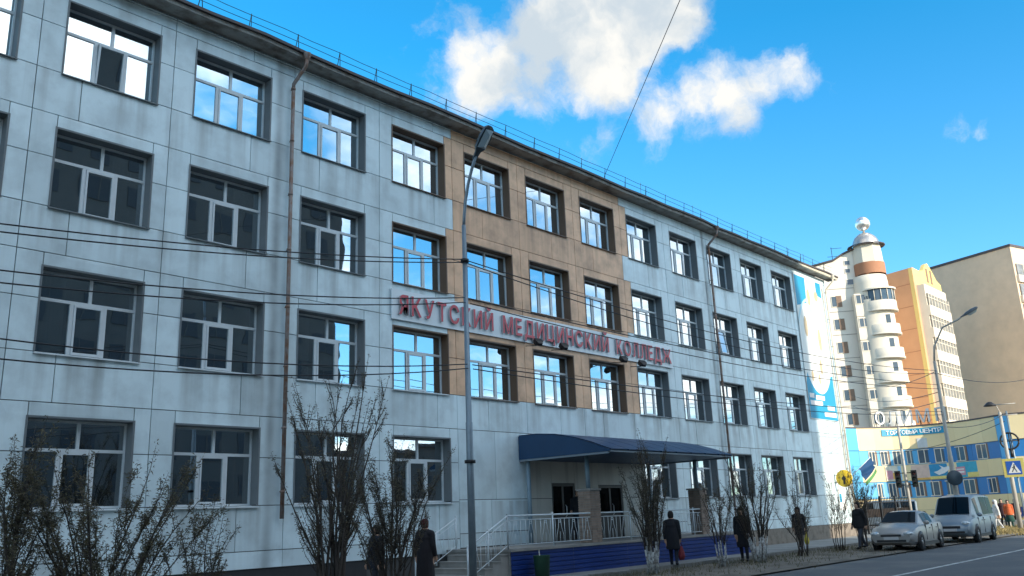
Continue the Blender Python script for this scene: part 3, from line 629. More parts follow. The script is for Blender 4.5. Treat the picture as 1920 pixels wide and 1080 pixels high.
pk = MB(); pk.add([(-1.395, 0, -.065), (1.395, 0, -.065), (1.395, -.022, -.045), (-1.395, -.022, -.045), (1.395, -.022, .045), (-1.395, -.022, .045), (1.395, 0, .06), (-1.395, 0, .06)],
                  [(0, 1, 2, 3), (3, 2, 4, 5), (5, 4, 6, 7)]); PK = pk.mesh('siding_plank', 'siding')
for i in range(5):
    for j in range(6): link('siding_plank', PK, por, (13.4+2.8*i, -2.575, .125+.13*j))
for i in range(5):
    MB().box(12.0-.32*(i+1), 12.0-.32*i-.004, -2.5, -.35, .0, .90-.165*(i+1)).box(12.0-.32*(i+1)-.02, 12-.32*i-.004, -2.52, -.33, .90-.165*(i+1)+.002, .93-.165*(i+1)).build('step', 'concrete', por)
def railing(name, label, segs, group=None):
    t = thing(name, label, 'railing', segs[0][0], 0, group)
    for (p, e) in segs:
        p, e = Vector(p), Vector(e); d = e-p; L_ = d.length; nn = max(2, round(L_/2.0))
        MB().tube([p+Z3*.90, e+Z3*.90], .024, 8).build('top_rail', 'silver', t); MB().tube([p+Z3*.78, e+Z3*.78], .012, 6).build('upper_rail', 'silver', t); MB().tube([p+Z3*.10, e+Z3*.10], .012, 6).build('bottom_rail', 'silver', t)
        for k in range(nn+1):
            q = p+d*(k/nn); MB().tube([q, q+Z3*.93], .024, 8).ball(q+Z3*.95, .03, 8).build('post', 'silver', t)
        nbal = int(L_/.22)
        for k in range(nbal):
            s_ = (k+.5)/nbal; q = p+d*s_
            if k % 3 == 1:        # goblet-shaped ornament
                w_ = d.normalized()*.17
                o = MB().tube([q+Z3*.12, q+Z3*.40], .007, 5)
                for sg in (-1, 1): o.tube([q+w_*sg+Z3*.12, q+w_*sg*.95+Z3*.30, q+w_*sg*.45+Z3*.52, q+w_*sg*.25+Z3*.76], .007, 5)
                o.build('ornament', 'silver', t)
                o = MB(); 
                for a in range(0, 360, 60): o.ball(q+d.normalized()*.05*math.cos(R(a))+Z3*(.70+.035*math.sin(R(a))), .014, 6)
                o.build('rosette', 'silver', t)
            else: MB().tube([q+Z3*.10, q+Z3*.78], .008, 5).build('baluster', 'silver', t)
railing('porch_railing', 'silver railing along the porch front and down the near side of the steps', [((12.0, -2.5, .90), (26.0, -2.5, .90)), ((10.4, -2.5, .10), (12.0, -2.5, .90))])
railing('stair_railing', 'short silver stair railing beside the college wall behind the shrub', [((10.4, -.40, .10), (12.0, -.40, .90))])
t = thing('litter_bin', 'dark green litter bin in front of the blue porch siding', 'bin', (12.9, -2.95, .07)); M['bin'] = mat('dark_green_bin', (0.012, 0.06, 0.035), .6)
MB().lathe((12.9, -2.95, .07), [(0, 0), (.20, 0), (.24, .6), (.25, .62), (.22, .62), (.19, .08), (0, .08)], 14).build('body', 'bin', t)
MB().add([(12.8, -2.95, .62), (12.9, -2.9, .66), (12.84, -2.92, .86), (12.78, -2.95, .80)], [(0, 1, 2, 3)]).build('paper', 'print_white', t)

# ------------------------------------------------------------------ the block across the street: shades the college and is mirrored in its windows
M['block_wall'] = mat('brown_grey_block_wall', (0.135, 0.12, 0.11), 0.9, 0, 0.15, .5)
M['block_glass'] = mat('block_window_glass', (0.075, 0.075, 0.08), 0.6, 0, 0.1, .5, spec=.2)
blk = thing('opposite_block', 'ten-storey brown block across the street, mirrored in the left windows of the college', 'building', (5, -42, 0))
MB().box(-34, 35.36, -49, -36, 0, 28.6).build('wall', 'block_wall', blk); MB().box(-34.2, 35.4, -49.2, -35.8, 28.6, 29.0).build('roof', 'roof', blk)
bw = MB().box(-.85, .85, -.02, .06, -.75, .75).mesh('window', 'block_glass'); bf = MB().box(-.03, .03, -.02, .09, -.75, .75).mesh('frame', 'block_wall')
for r in range(10):
    for c in range(20):
        w_ = link('window', bw, blk, (-24.4+c*3.05, -36.0, 1.7+r*2.8)); link('frame', bf, w_, (0, 0, 0), False)
shp = thing('street_shop', 'three-storey dark shop building across the street from the entrance', 'building', (58, -48, 0))
MB().box(37.5, 78, -54, -42, 0, 8.2).build('wall', 'block_wall', shp); MB().box(37.2, 78.3, -54.3, -41.7, 8.2, 8.5).build('roof', 'roof', shp)
for c in range(12):
    for r in range(2): link('window', bw, shp, (40+c*3.2, -42.0, 2.4+r*3.2))
low = thing('low_building', 'long low two-storey building across the street beyond the junction', 'building', (110, -78, 0))
MB().box(70, 150, -88, -72, 0, 7.2).build('wall', 'block_wall', low); MB().add([(69.5, -71.5, 7.2), (150.5, -71.5, 7.2), (150.5, -80, 9.2), (69.5, -80, 9.2), (150.5, -88.5, 7.2), (69.5, -88.5, 7.2)], [(0, 1, 2, 3), (3, 2, 4, 5), (0, 3, 5), (1, 4, 2)]).build('roof', 'roof', low)
for c in range(18):
    for r in range(2): link('window', bw, low, (73+c*4.3, -72.0, 2.2+r*3.2))

# ------------------------------------------------------------------ far buildings
class Plane:
    """a vertical plane through the ground point below pixel (px), at horizontal distance d, turned by phi from facing the camera"""
    def __init__(s, px, py, d, px2=None, py2=None, d2=None, phi=0.0):
        s.o = atd(px, py, d); s.o.z = 0
        if px2 is not None: e = atd(px2, py2, d2); e.z = 0; s.e = (e-s.o).normalized()
        else:
            v = Vector((s.o.x-CAM[0], s.o.y-CAM[1], 0)).normalized(); e = Vector((v.y, -v.x, 0)); s.e = Matrix.Rotation(phi, 3, 'Z') @ e
        s.n = Vector((s.e.y, -s.e.x, 0))          # pointing back to the camera side
        if (Vector((CAM[0], CAM[1], 0))-s.o).dot(s.n) < 0: s.n = -s.n
    def at(s, x, y):
        d = Vector(ray(x, y)); c = Vector(CAM); t = (s.o-c).dot(s.n)/d.dot(s.n); p = c+d*t
        return (p-s.o).dot(s.e), p.z
    def P(s, u, w, z): return s.o+s.e*u+s.n*w+Z3*z
    def box(s, mb, u0, u1, w0, w1, z0, z1, mi=0): return mb.fbox(s.o, s.e, s.n, u0, u1, w0, w1, z0, z1, mi)
M['cream'] = mat('cream_render', (0.74, 0.66, 0.56), 0.8, 0, 0.06, .4, rnd=.04)
M['white_render'] = mat('white_render', (0.76, 0.67, 0.54), 0.8, 0, 0.08, .4)
M['brown_band'] = mat('terracotta_band', (0.42, 0.19, 0.10), 0.8, 0, 0.1, .6)
M['orange_render'] = mat('orange_render', (0.66, 0.36, 0.20), 0.8, 0, 0.08, .4)
M['yellow_render'] = mat('yellow_render', (0.74, 0.56, 0.20), 0.8, 0, 0.06, .4)
M['tan_brick'] = mat('tan_brick', (0.74, 0.555, 0.40), 0.9, 0, 0.10, .6, rnd=.03)
M['far_glass'] = mat('far_window_glass', (0.07, 0.11, 0.15), 0.15, 0, 0.2, .8)
M['shutter'] = mat('brown_window_infill', (0.24, 0.15, 0.10), 0.7)
M['loggia'] = mat('loggia_glazing', (0.30, 0.29, 0.27), 0.25, 0, 0.35, 1.3)
M['floorline'] = mat('floor_joint', (0.35, 0.30, 0.25), 0.9)
def window(pl, parent, u0, u1, z0, z1, w=0.0, glass='far_glass', frame='white_render', mull=1, shutter=None, dep=.18):
    """framed window set into / onto a facade plane at depth w"""
    q = MB(); t = .07
    pl.box(q, u0, u1, w+.0, w+.05, z0, z0+t); pl.box(q, u0, u1, w, w+.05, z1-t, z1); pl.box(q, u0, u0+t, w, w+.05, z0+t, z1-t); pl.box(q, u1-t, u1, w, w+.05, z0+t, z1-t)
    for k in range(mull):
        um = u0+(u1-u0)*(k+1)/(mull+1); pl.box(q, um-.04, um+.04, w, w+.045, z0+t, z1-t)
    o = q.build('window', frame, parent)
    q = MB(); pl.box(q, u0+t*.5, u1-t*.5, w+.005, w+.02, z0+t*.5, z1-t*.5); q.build('pane', glass, o)
    if shutter: q = MB(); pl.box(q, (u0+u1)/2, u1, w+.05, w+.09, z0, z1); q.build('infill', shutter, o)
    return o
# --- corner house with round tower
PT = Plane(1640, 620, 118, phi=R(14))
tow = thing('tower_house', 'cream apartment house with round balcony tower and small dome', 'building', PT.P(0, 0, 0))
uL, zT = PT.at(1552, 500); uT0 = PT.at(1606, 600)[0]
q = MB(); uA = PT.at(1540, 520)[0]; ztop = [PT.at(1545, 505)[1], PT.at(1562, 490)[1], PT.at(1580, 478)[1], PT.at(1596, 470)[1], PT.at(1606, 469)[1]]; us = [uA-3, PT.at(1562, 490)[0], PT.at(1580, 478)[0], PT.at(1596, 470)[0], uT0+1]
q.prism([(uA-3, 0)]+[(uT0+1, 0)]+list(zip(us, ztop))[::-1], PT.o, PT.e, Z3, -PT.n, 9.0); q.build('wing_wall', 'cream', tow)
q = MB(); pts = [PT.P(u_, .15, z_+.1) for u_, z_ in zip(us, ztop)]; q.tube(pts, .14, 6); q.build('roof_edge', 'roof', tow)
u_w = [PT.at(1567, 568)[0], PT.at(1569, 568)[0]]
z0w = PT.at(1567, 576)[1]; fl_h = 3.02
for k in range(8):
    z = z0w-k*fl_h
    if z < 5: break
    window(PT, tow, u_w[0]-.55, u_w[0]+.75, z, z+1.45, .01, shutter='shutter')
    q = MB(); PT.box(q, uA-3, uT0+.5, 0, .03, z+2.35, z+2.42); q.build('floor_joint', 'floorline', tow)
for (px, py, s_) in ((1588, 493, .38), (1589, 508, .36), (1594, 529, .45)):
    u_, z_ = PT.at(px, py); window(PT, tow, u_-s_, u_+s_, z_-s_*.9, z_+s_*.9, .01, 'far_glass', 'cream', 0)
tc_u = PT.at(1636, 560)[0]; tcen = PT.P(tc_u, -.2, 0)
def ringz(px, py): return PT.at(px, py)[1]
zd0, zd1 = ringz(1630, 520), ringz(1622, 462)
MB().lathe(tcen, [(2.35, 0), (2.35, ringz(1636, 566))], 16).build('tower_wall', 'white_render', tow)
MB().lathe(tcen, [(2.2, ringz(1636, 560)), (2.15, zd0-1.0), (2.05, zd0), (1.95, zd0)], 18).build('tower_shaft', 'white_render', tow)
tc2 = PT.P(PT.at(1630, 500)[0], -.2, 0)
MB().lathe(tc2, [(1.98, ringz(1630, 517)), (1.98, ringz(1628, 496))], 12).build('colour_band', 'brown_band', tow)
MB().lathe(tc2, [(1.9, ringz(1628, 496)), (1.75, ringz(1626, 461))], 8, smooth=False).build('drum', 'white_render', tow)
MB().lathe(tc2, [(2.3, zd1-.1), (2.35, zd1), (1.7, zd1+.12)], 16).build('dome_rim', 'roof', tow)
M['dome'] = mat('pale_metal_dome', (0.55, 0.50, 0.46), 0.3, 0.6, 0.1, 3)
hd = ringz(1622, 436)-zd1
MB().lathe(tc2, [(1.65, zd1+.1), (1.6, zd1+hd*.35), (1.3, zd1+hd*.65), (.75, zd1+hd*.9), (.2, zd1+hd), (.06, zd1+hd+.5), (.05, ringz(1628, 428))], 14).build('dome', 'dome', tow)
M['gilt'] = mat('polished_finial', (1.0, 0.97, 0.92), 0.33, 1.0, 0.0, 1)
zs = ringz(1628, 418); MB().ball(tc2+Z3*zs, .95, 20).build('finial_ball', 'gilt', tow)
bal_y = [(548, 568), (586, 606), (628, 648), (671, 690), (713, 732), (757, 776), (800, 818)]
zb0 = ringz(1640, 574)
for k in range(8):
    z = zb0-.9-k*fl_h
    if z < 3: break
    bc = PT.P(tc_u+.55, .55, 0); a0 = math.atan2(PT.n.y, PT.n.x)
    o = MB().lathe(bc, [(2.05, z), (2.05, z+1.15), (1.95, z+1.15), (1.95, z)], 14, a0=a0-1.9, a1=a0+1.6).build('balcony', 'white_render', tow)
    MB().lathe(bc, [(0.1, z-.18), (2.15, z-.18), (2.15, z), (.1, z)], 14, a0=a0-1.9, a1=a0+1.65).build('slab', 'white_render', o)
    if k == 0:
        MB().lathe(bc, [(1.93, z+1.15), (1.93, z+2.6)], 10, a0=a0-1.7, a1=a0+1.6, smooth=False).build('glazing', 'far_glass', o)
        g2 = MB()
        for j in range(9):
            a = a0-1.7+3.3*j/8; p = bc+Vector((1.97*math.cos(a), 1.97*math.sin(a), 0)); g2.tube([p+Z3*(z+1.15), p+Z3*(z+2.6)], .05, 4)
        g2.build('glazing_bar', 'white_render', o)
        MB().lathe(bc, [(2.2, z+2.6), (2.2, z+2.8), (1.2, z+3.1)], 14, a0=a0-1.9, a1=a0+1.65).build('balcony_roof', 'white_render', o)
    else:
        q = MB(); PT.box(q, tc_u-.4, tc_u+1.3, 1.55, 2.0, z+.05, z+2.35); q.build('balcony_door', 'far_glass', o)
    q = MB(); PT.box(q, tc_u-2.55, tc_u-.45, .2, 1.5, z-.6, z+2.35); q.build('bay_wall', 'white_render', tow)
    window(PT, tow, tc_u-2.4, tc_u-.55, z+1.0, z+2.2, 1.51, mull=2)
q = MB(); uR0, uR1 = PT.at(1650, 600)[0], PT.at(1671, 600)[0]; PT.box(q, uR0-1, uR1, -7, -1.2, 0, ringz(1662, 545)); q.build('rear_wall', 'white_render', tow)
M['ac'] = mat('air_conditioner', (0.6, 0.6, 0.58), .5)
for k, (px, py) in enumerate(((1680, 573), (1690, 618))):
    u_, z_ = PT.at(px-4, py); q = MB(); PT.box(q, uR1, uR1+.75, -2.2, -1.5, z_-.35, z_+.35); q.build('air_conditioner', 'ac', tow)
u_, z_ = PT.at(1562, 470)
q = MB().tube([PT.P(u_, -1, ztop[1]-.5), PT.P(u_, -1, ztop[1]+2.2)], .04, 4); q.tube([PT.P(u_-.1, -1, ztop[1]+2.0), PT.P(u_+1.3, -1, ztop[1]+2.0)], .03, 4); q.tube([PT.P(u_-.6, -1, ztop[1]+.9), PT.P(u_+.6, -1, ztop[1]+.9)], .03, 4); q.build('aerial', 'black', tow)
# --- orange and yellow block
PO = Plane(1709, 501, 124, 1669, 508, 125.5); PY = Plane(1709, 501, 124, 1766, 536, 135)
org = thing('orange_house', 'orange and yellow apartment house with white loggias beside the tower house', 'building', PO.o)
zo = PO.at(1709, 501)[1]
q = MB(); q.prism([(0, 0), (5.5, 0), (5.5, zo-.1), (0, zo)], PO.o, PO.e, Z3, -PO.n, .5); q.build('side_wall', 'orange_render', org)
for k in range(12):
    z = zo-2.2-k*3.0
    if z < 2: break
    q = MB(); q.prism([(0.02, z), (5.5, z), (5.5, z+.07), (0.02, z+.07)], PO.o+PO.n*.012, PO.e, Z3, -PO.n, .03); q.build('floor_joint', 'brown_band', org)
uy = PY.at(1768, 560)[0]
para = [(0, 0), (uy, 0), (uy, PY.at(1766, 536)[1]), (uy*.86, PY.at(1757, 527)[1]), (uy*.74, PY.at(1750, 515)[1]+.3), (uy*.60, PY.at(1742, 503)[1]+.6), (uy*.50, PY.at(1736, 501)[1]+.3), (uy*.40, PY.at(1729, 506)[1]), (uy*.27, PY.at(1722, 507)[1]), (0.0, zo)]
q = MB(); q.prism(para, PY.o, PY.e, Z3, -PY.n, .5); q.build('front_wall', 'yellow_render', org)
pc_, pa_, pb_ = PO.o, PO.o+PO.e*5.4, PY.o+PY.e*(uy-.1); cn_ = (pa_+pb_)/2
ring = [cn_+(p-cn_)*.93 for p in (pc_, pa_, pa_+PY.e*uy, pb_)]; q = MB(); q.add(ring+[p+Z3*(zo-2.5) for p in ring], [(0, 1, 2, 3), (4, 5, 6, 7), (0, 1, 5, 4), (1, 2, 6, 5), (2, 3, 7, 6), (3, 0, 4, 7)]); q.build('body', 'yellow_render', org)
for f_ in (.52, .66):
    q = MB(); zc_ = PY.at(1740, 518)[1]; PY.box(q, uy*f_-.35, uy*f_+.35, .0, .03, zc_-1.0, zc_+1.0); q.build('window', 'shutter', org)
l0, l1, lw = uy*.04, uy*.80, 1.35
zl_top = PY.at(1724, 538)[1]
q = MB(); PY.box(q, l0, l1, .0, lw-.3, 0, zl_top); q.build('loggia_core', 'white_render', org)
for k in range(10):
    z = zl_top-2.9-k*3.0
    if z < 3: break
    q = MB(); PY.box(q, l0, l1, lw-.3, lw, z-1.35, z+.0); o = q.build('loggia_parapet', 'white_render', org)
    q = MB(); PY.box(q, l0+.25, l1-.2, lw-.28, lw-.1, z+.02, z+1.62); g = q.build('loggia_glazing', 'loggia', org)
    q = MB()
    for j in range(8): uu = l0+.25+(l1-l0-.45)*j/7; PY.box(q, uu-.06, uu+.06, lw-.1, lw-.03, z, z+1.64)
    PY.box(q, l0, l1, lw-.1, lw-.03, z+1.05, z+1.13); q.build('glazing_bar', 'white_render', g)
# --- tall gable block
PG = Plane(1893, 462, 138, 1730, 492, 145.2); gab = thing('gable_block', 'tall tan brick block with a blank gable wall behind the orange house', 'building', PG.o)
zg = PG.at(1893, 462)[1]; gl_ = PG.at(1690, 500)[0]
q = MB(); q.prism([(0, 0), (gl_, 0), (gl_, zg), (0, zg)], PG.o, PG.e, Z3, -PG.n, 42); q.build('wall', 'tan_brick', gab)
q = MB(); q.prism([(-.12, zg), (gl_, zg), (gl_, zg+.35), (-.12, zg+.35)], PG.o+PG.n*.12, PG.e, Z3, -PG.n, 42.2); q.build('roof_edge', 'roof', gab)
e2 = -PG.n; n2 = -PG.e
for k in range(11):
    z = zg-4.2-k*2.95
    q = MB(); q.fbox(PG.o, e2, n2, .3, 30, .0, .35, z-1.0, z); q.build('balcony_parapet', 'white_render', gab)
    if k < 6:
        for j in range(9):
            q = MB(); q.fbox(PG.o, e2, n2, .5+j*3.1, .5+j*3.1+2.9, .02, .18, z+.02, z+1.7); o = q.build('window', 'loggia', gab)
            q = MB(); q.fbox(PG.o, e2, n2, .5+j*3.1+1.40, .5+j*3.1+1.52, .18, .24, z+.02, z+1.7); q.build('mullion', 'white_render', o)
# --- curved blue and yellow shopping centre
M['olimp_yellow'] = mat('yellow_facade_panel', (0.80, 0.63, 0.35), 0.6, 0, 0.05, .6, rnd=.05)
M['olimp_blue'] = mat('blue_facade_panel', (0.025, 0.19, 0.47), 0.45, 0, 0.08, .6, rnd=.06)
M['olimp_sky'] = mat('sky_blue_facade_panel', (0.10, 0.40, 0.68), 0.45, 0, 0.08, .6, rnd=.05)
M['olimp_dark'] = mat('dark_blue_base', (0.008, 0.05, 0.25), 0.5)
PX = [1588, 1617, 1650, 1684, 1716, 1746, 1776, 1805, 1832, 1858, 1886, 1912, 1960]
def dist(px): return 92+5.5*max(0.0, 1-((px-1735)/165.0)**2)
def gp(px): p = atd(px, 900, dist(px)); p.z = 0; return p
shop = thing('shopping_centre', 'curved blue and yellow shopping centre behind the junction', 'building', gp(1745))
BANDS = [(0, 1.0, 'y'), (1.0, 2.2, 'y'), (2.2, 3.85, 'b'), (3.85, 5.4, 'y'), (5.4, 6.95, 'b'), (6.95, 9.15, 'y')]
for i in range(len(PX)-1):
    a, e = gp(PX[i]), gp(PX[i+1]); d = (e-a); L_ = d.length; d.normalize(); n_ = Vector((d.y, -d.x, 0))
    if (Vector((CAM[0], CAM[1], 0))-a).dot(n_) < 0: n_ = -n_
    for (z0, z1, k) in BANDS:
        m = 'olimp_sky' if (i in (0, 10) and z1 > 2.2) else 'olimp_dark' if (z0 == 0 and i > 5) else {'y': 'olimp_yellow', 'b': 'olimp_sky' if i in (1, 2, 3, 4) else 'olimp_blue'}[k]
        MB().fbox(a, d, n_, .012, L_-.012, -.3, 0 if k == 'b' else .10, z0+.01, z1-.01).build('wall_panel', m, shop)
    MB().fbox(a, d, n_, 0, L_, -6, -.3, 0, 9.0).build('core_wall', 'room', shop)
    MB().fbox(a, d, n_, -.05, L_+.05, -6, .16, 9.152, 9.28).build('roof_edge', 'roof', shop)
class Seg:      # facade frame of the shopping centre at a pixel
    def __init__(s, px):
        i = max(k for k in range(len(PX)-1) if PX[k] <= px); a, e = gp(PX[i]), gp(PX[i+1])
        s.e = (e-a).normalized(); s.n = Vector((s.e.y, -s.e.x, 0))
        if (Vector((CAM[0], CAM[1], 0))-a).dot(s.n) < 0: s.n = -s.n
        d = Vector(ray(px, 900)); d.z = 0; c = Vector((CAM[0], CAM[1], 0)); t = (a-c).dot(s.n)/d.dot(s.n); s.o = c+d*t
    def P(s, u, w, z): return s.o+s.e*u+s.n*w+Z3*z
    def box(s, mb, u0, u1, w0, w1, z0, z1, mi=0): return mb.fbox(s.o, s.e, s.n, u0, u1, w0, w1, z0, z1, mi)
for (z0, z1, pxs) in ((5.45, 6.85, (1641, 1664, 1688, 1714, 1741, 1773, 1808, 1851)), (2.3, 3.7, (1649, 1671, 1694, 1722, 1748, 1779, 1817, 1860))):
    for px in pxs:
        hw = .40 if px < 1735 else .62; sg = Seg(px); window(sg, shop, -hw, hw, z0, z1, .01, mull=1)
        q = MB(); sg.box(q, hw, hw+.2, .0, .06, z0, z1); q.build('window_reveal', 'shutter', shop)
# banners
cols = {'bw': (0.75, 0.68, 0.55), 'bp': (0.62, 0.30, 0.35), 'bs': (0.35, 0.60, 0.78), 'bb': (0.03, 0.28, 0.50), 'bk': (0.72, 0.52, 0.42), 'bo': (0.75, 0.42, 0.10), 'bg': (0.75, 0.62, 0.20), 'bt': (0.05, 0.40, 0.55), 'bi': (0.8, 0.8, 0.78)}
for k, v in cols.items(): M[k] = mat('banner_print_'+k, v, .6, 0, .15, 2.5)
for (p0, p1, lab, patches) in ((1662, 1703, 'printed banner with a sunset disc left of the traffic lights on the shopping centre', [('bw', 0, 1, 0, 1), ('bo', .12, .5, .1, .55), ('bp', .05, .3, .1, .7), ('bs', .55, 1, .0, 1)]),
                               (1706, 1748, 'pale pink banner in the middle of the shopping centre', [('bk', 0, 1, 0, 1), ('bo', .0, 1, .0, .12)]),
                               (1750, 1795, 'blue banner with a white bird on the shopping centre', [('bb', 0, 1, 0, 1), ('bg', 0, 1, 0, .18)]),
                               (1797, 1860, 'blue and gold landscape banner at the right of the shopping centre', [('bt', 0, 1, 0, 1), ('bg', .35, 1, .0, .3), ('bp', .02, .3, .15, .7), ('bi', .05, .27, .3, .4), ('bi', .05, .27, .5, .58)])):
    sg = Seg((p0+p1)/2); wd = (p1-p0)/FPX*95*.5; t = thing('printed_banner', lab, 'banner', sg.P(0, .2, 3.9), 0, 'banners on the shopping centre')
    for k, (m, a, e, z0, z1) in enumerate(patches):
        q = MB(); sg.box(q, -wd+2*wd*a, -wd+2*wd*e, .14+.012*k, .16+.012*k, 3.92+1.42*z0, 3.92+1.42*z1); q.build('cloth' if k == 0 else 'print_area', m, t)
    if 'bird' in lab:
        q = MB(); q.prism([(-.9, .65), (-.5, .75), (-.1, 1.0), (-.35, 1.3), (.1, 1.05), (.55, 1.15), (.9, .95), (.45, .75), (.1, .5), (-.45, .35)], sg.P(0, .20, 3.92), sg.e, Z3, sg.n, .01); q.build('bird_print', 'bi', t)
sg = Seg(1717); st = thing('name_strip', 'blue strip with white lettering along the top of the shopping centre', 'sign', sg.P(0, .2, 8.3))
for i in range(4, 4): pass
ups = [1664, 1684, 1716, 1746, 1776, 1787]
for i in range(5):
    a, e = gp(max(ups[i], 1664)), gp(ups[i+1]); sg = Seg((ups[i]+ups[i+1])/2); hw = (e-a).length/2
    q = MB(); sg.box(q, -hw, hw, .12, .17, 8.30, 8.95); q.build('strip', 'print_cyan', st)
M['white_letter'] = mat('white_letter', (0.82, 0.82, 0.8), .5, 0, .03)
def shop_letter(ch, px, z0, h, w, parent, mt, off, depth, bold):
    vs, fs, ns = text_mesh(ch, bold, depth); xs = [v.x for v in vs]; ys = [v.y for v in vs]; a, e = min(xs), max(xs); y0, y1 = min(ys), max(ys); sg = Seg(px); q = MB()
    q.v = [tuple(sg.P(((v.x-a)/(e-a)-.5)*w, off+v.z, z0+(v.y-y0)/(y1-y0)*h)) for v in vs]; q.f = fs; q.m = [0 if nz > .5 else 1 for nz in ns]; q.sm = [False]*len(fs)
    return q.build('letter', [mt, 'lamp_head'], parent)
for i, ch in enumerate('ТОРГОВЫЙ'): shop_letter(ch, 1675+i*7.9, 8.42, .42, .36, st, 'white_letter', .20, .04, .015)
for i, ch in enumerate('ЦЕНТР'): shop_letter(ch, 1743+i*9.0, 8.42, .42, .40, st, 'white_letter', .20, .04, .015)
M['metal_letter'] = mat('pale_metal_letter', (0.50, 0.50, 0.50), .35, .3, .08)
nm = thing('roof_letters', 'big pale letters standing on the shopping centre roof', 'sign', Seg(1718).P(0, 0, 9.28))
for ch, px in zip('ОЛИМП', (1667, 1692, 1719, 1749, 1783)):
    o = shop_letter(ch, px, 9.50, 1.35, 1.0 if ch != 'М' else 1.25, nm, 'metal_letter', -.1, .22, .0); sg = Seg(px)
    q = MB(); 
    for u_ in (-.35, .35): q.tube([sg.P(u_, -.2, 9.2), sg.P(u_, -.2, 10.2)], .03, 4); q.tube([sg.P(u_, -.9, 9.2), sg.P(u_, -.2, 9.9)], .03, 4)
    q.build('stand', 'black', nm)
sg = Seg(1743); q = MB(); sg.box(q, -.6, .6, .11, .15, 7.0, 7.95); tag(q.build('wall_grille', 'ac'), 'grey square grille on the yellow wall under the blue lettering strip', 'grille')

# ------------------------------------------------------------------ street lamps, poles, signs, wires
def lamp(name, label, base, htop, pts, head_dir, r0=.085, r1=.05, mp='galv', group=None):
    t = thing(name, label, 'street lamp', base, 0, group); b_ = Vector(base)
    MB().tube([b_, b_+Z3*htop*.45, b_+Z3*htop*.452, b_+Z3*htop], [r0, r0*.92, r0*.8, r1], 10).build('pole', mp, t)
    MB().tube([b_+Z3*(htop-.02)]+[b_+Vector(p) for p in pts], r1*.75, 8).build('arm', mp if 'near' in name else mp, t)
    e = b_+Vector(pts[-1]); d = Vector(head_dir).normalized(); sd_ = d.cross(Z3).normalized(); up_ = sd_.cross(d)
    prof_ = [(-.10, .05, .04), (.12, .07, .06), (.20, .13, .09), (.50, .16, .11), (.74, .13, .08), (.80, .06, .04)]
    q = MB(); vs = []
    for (s_, w_, h_) in prof_:
        for (a, c_) in ((-1, -.55), (-.8, .6), (0, 1), (.8, .6), (1, -.55), (0, -.75)): vs.append(e+d*s_+sd_*w_*a+up_*h_*c_)
    q.add(vs, [(i*6+j, i*6+(j+1) % 6, i*6+6+(j+1) % 6, i*6+6+j) for i in range(5) for j in range(6)]+[tuple(range(5, -1, -1)), tuple(range(30, 36))]); h = q.build('lamp_head', 'lamp_head', t)
    q = MB(); q.add([e+d*s_+sd_*w_*a-up_*(h_*.75+.005) for (s_, w_, h_) in ((.24, .12, .09), (.72, .11, .09)) for a in (-1, 1)]+[e+d*s_-up_*.16 for s_ in (.32, .62)], [(0, 1, 4), (1, 3, 5, 4), (3, 2, 5), (2, 0, 4, 5)]); q.build('lens', 'lamp_lens', h)
    return t
LB = Vector((7.25, -5.85, 0.0))
ltop = atd(850, 400, 19.85)
nl = lamp('street_lamp', 'tall grey street lamp with curved arm standing in front of the ochre panels', LB, 8.55,
          [(.0, -.02, 8.75), (.0, -.08, 9.15), (-.01, -.20, 9.55), (-.02, -.36, 9.92), (-.03, -.50, 10.18)], (-.08, -.62, .60))
MB().tube([LB+Vector((0, 0, 2.95)), LB+Vector((0, 0, 3.02))], .125, 10).build('clamp', 'black', nl); MB().tube([LB+Vector((0, 0, 7.62)), LB+Vector((0, 0, 7.70))], .10, 10).build('clamp', 'black', nl)
PB = atd(1797, 950, 47); PB.z = 0
vB = Vector((PB.x-CAM[0], PB.y-CAM[1], 0)).normalized(); rB = Vector((vB.y, -vB.x, 0))
zB = atd(1753, 700, 47).z; zB2 = atd(1812, 592, 47).z
lamp('street_lamp', 'pale street lamp with curved arm rising behind the parked van', PB, zB+.6, [tuple(rB*.1+Z3*(zB+1.3)), tuple(rB*.6+Z3*(zB+2.2)), tuple(rB*1.3+Z3*(zB2-.15)), tuple(rB*1.55+Z3*zB2)], tuple(rB*.9+Z3*.45), .12, .06, 'ltpole')
def pole(label, px_b, px_t, y_t, d, r0, r1, m='ltpole', name='utility_pole'):
    a = atd(px_b, 985, d); a.z = 0; e = atd(px_t, y_t, d)
    t = thing(name, label, 'pole', a); MB().tube([a, a.lerp(Vector((a.x, a.y, e.z)), .5), Vector((a.x, a.y, e.z))], [r0, (r0+r1)/2, r1], 8).build('post', m, t)
    return t, a, e.z
tp, ta, tzp = pole('pale slim pole carrying the traffic lights in front of the shopping centre', 1712, 1697, 800, 62, .11, .08)
M['tl_red'] = mat('traffic_red_lens', (0.08, 0.02, 0.02), .3); M['tl_dark'] = mat('traffic_dark_lens', (0.03, 0.05, 0.04), .3)
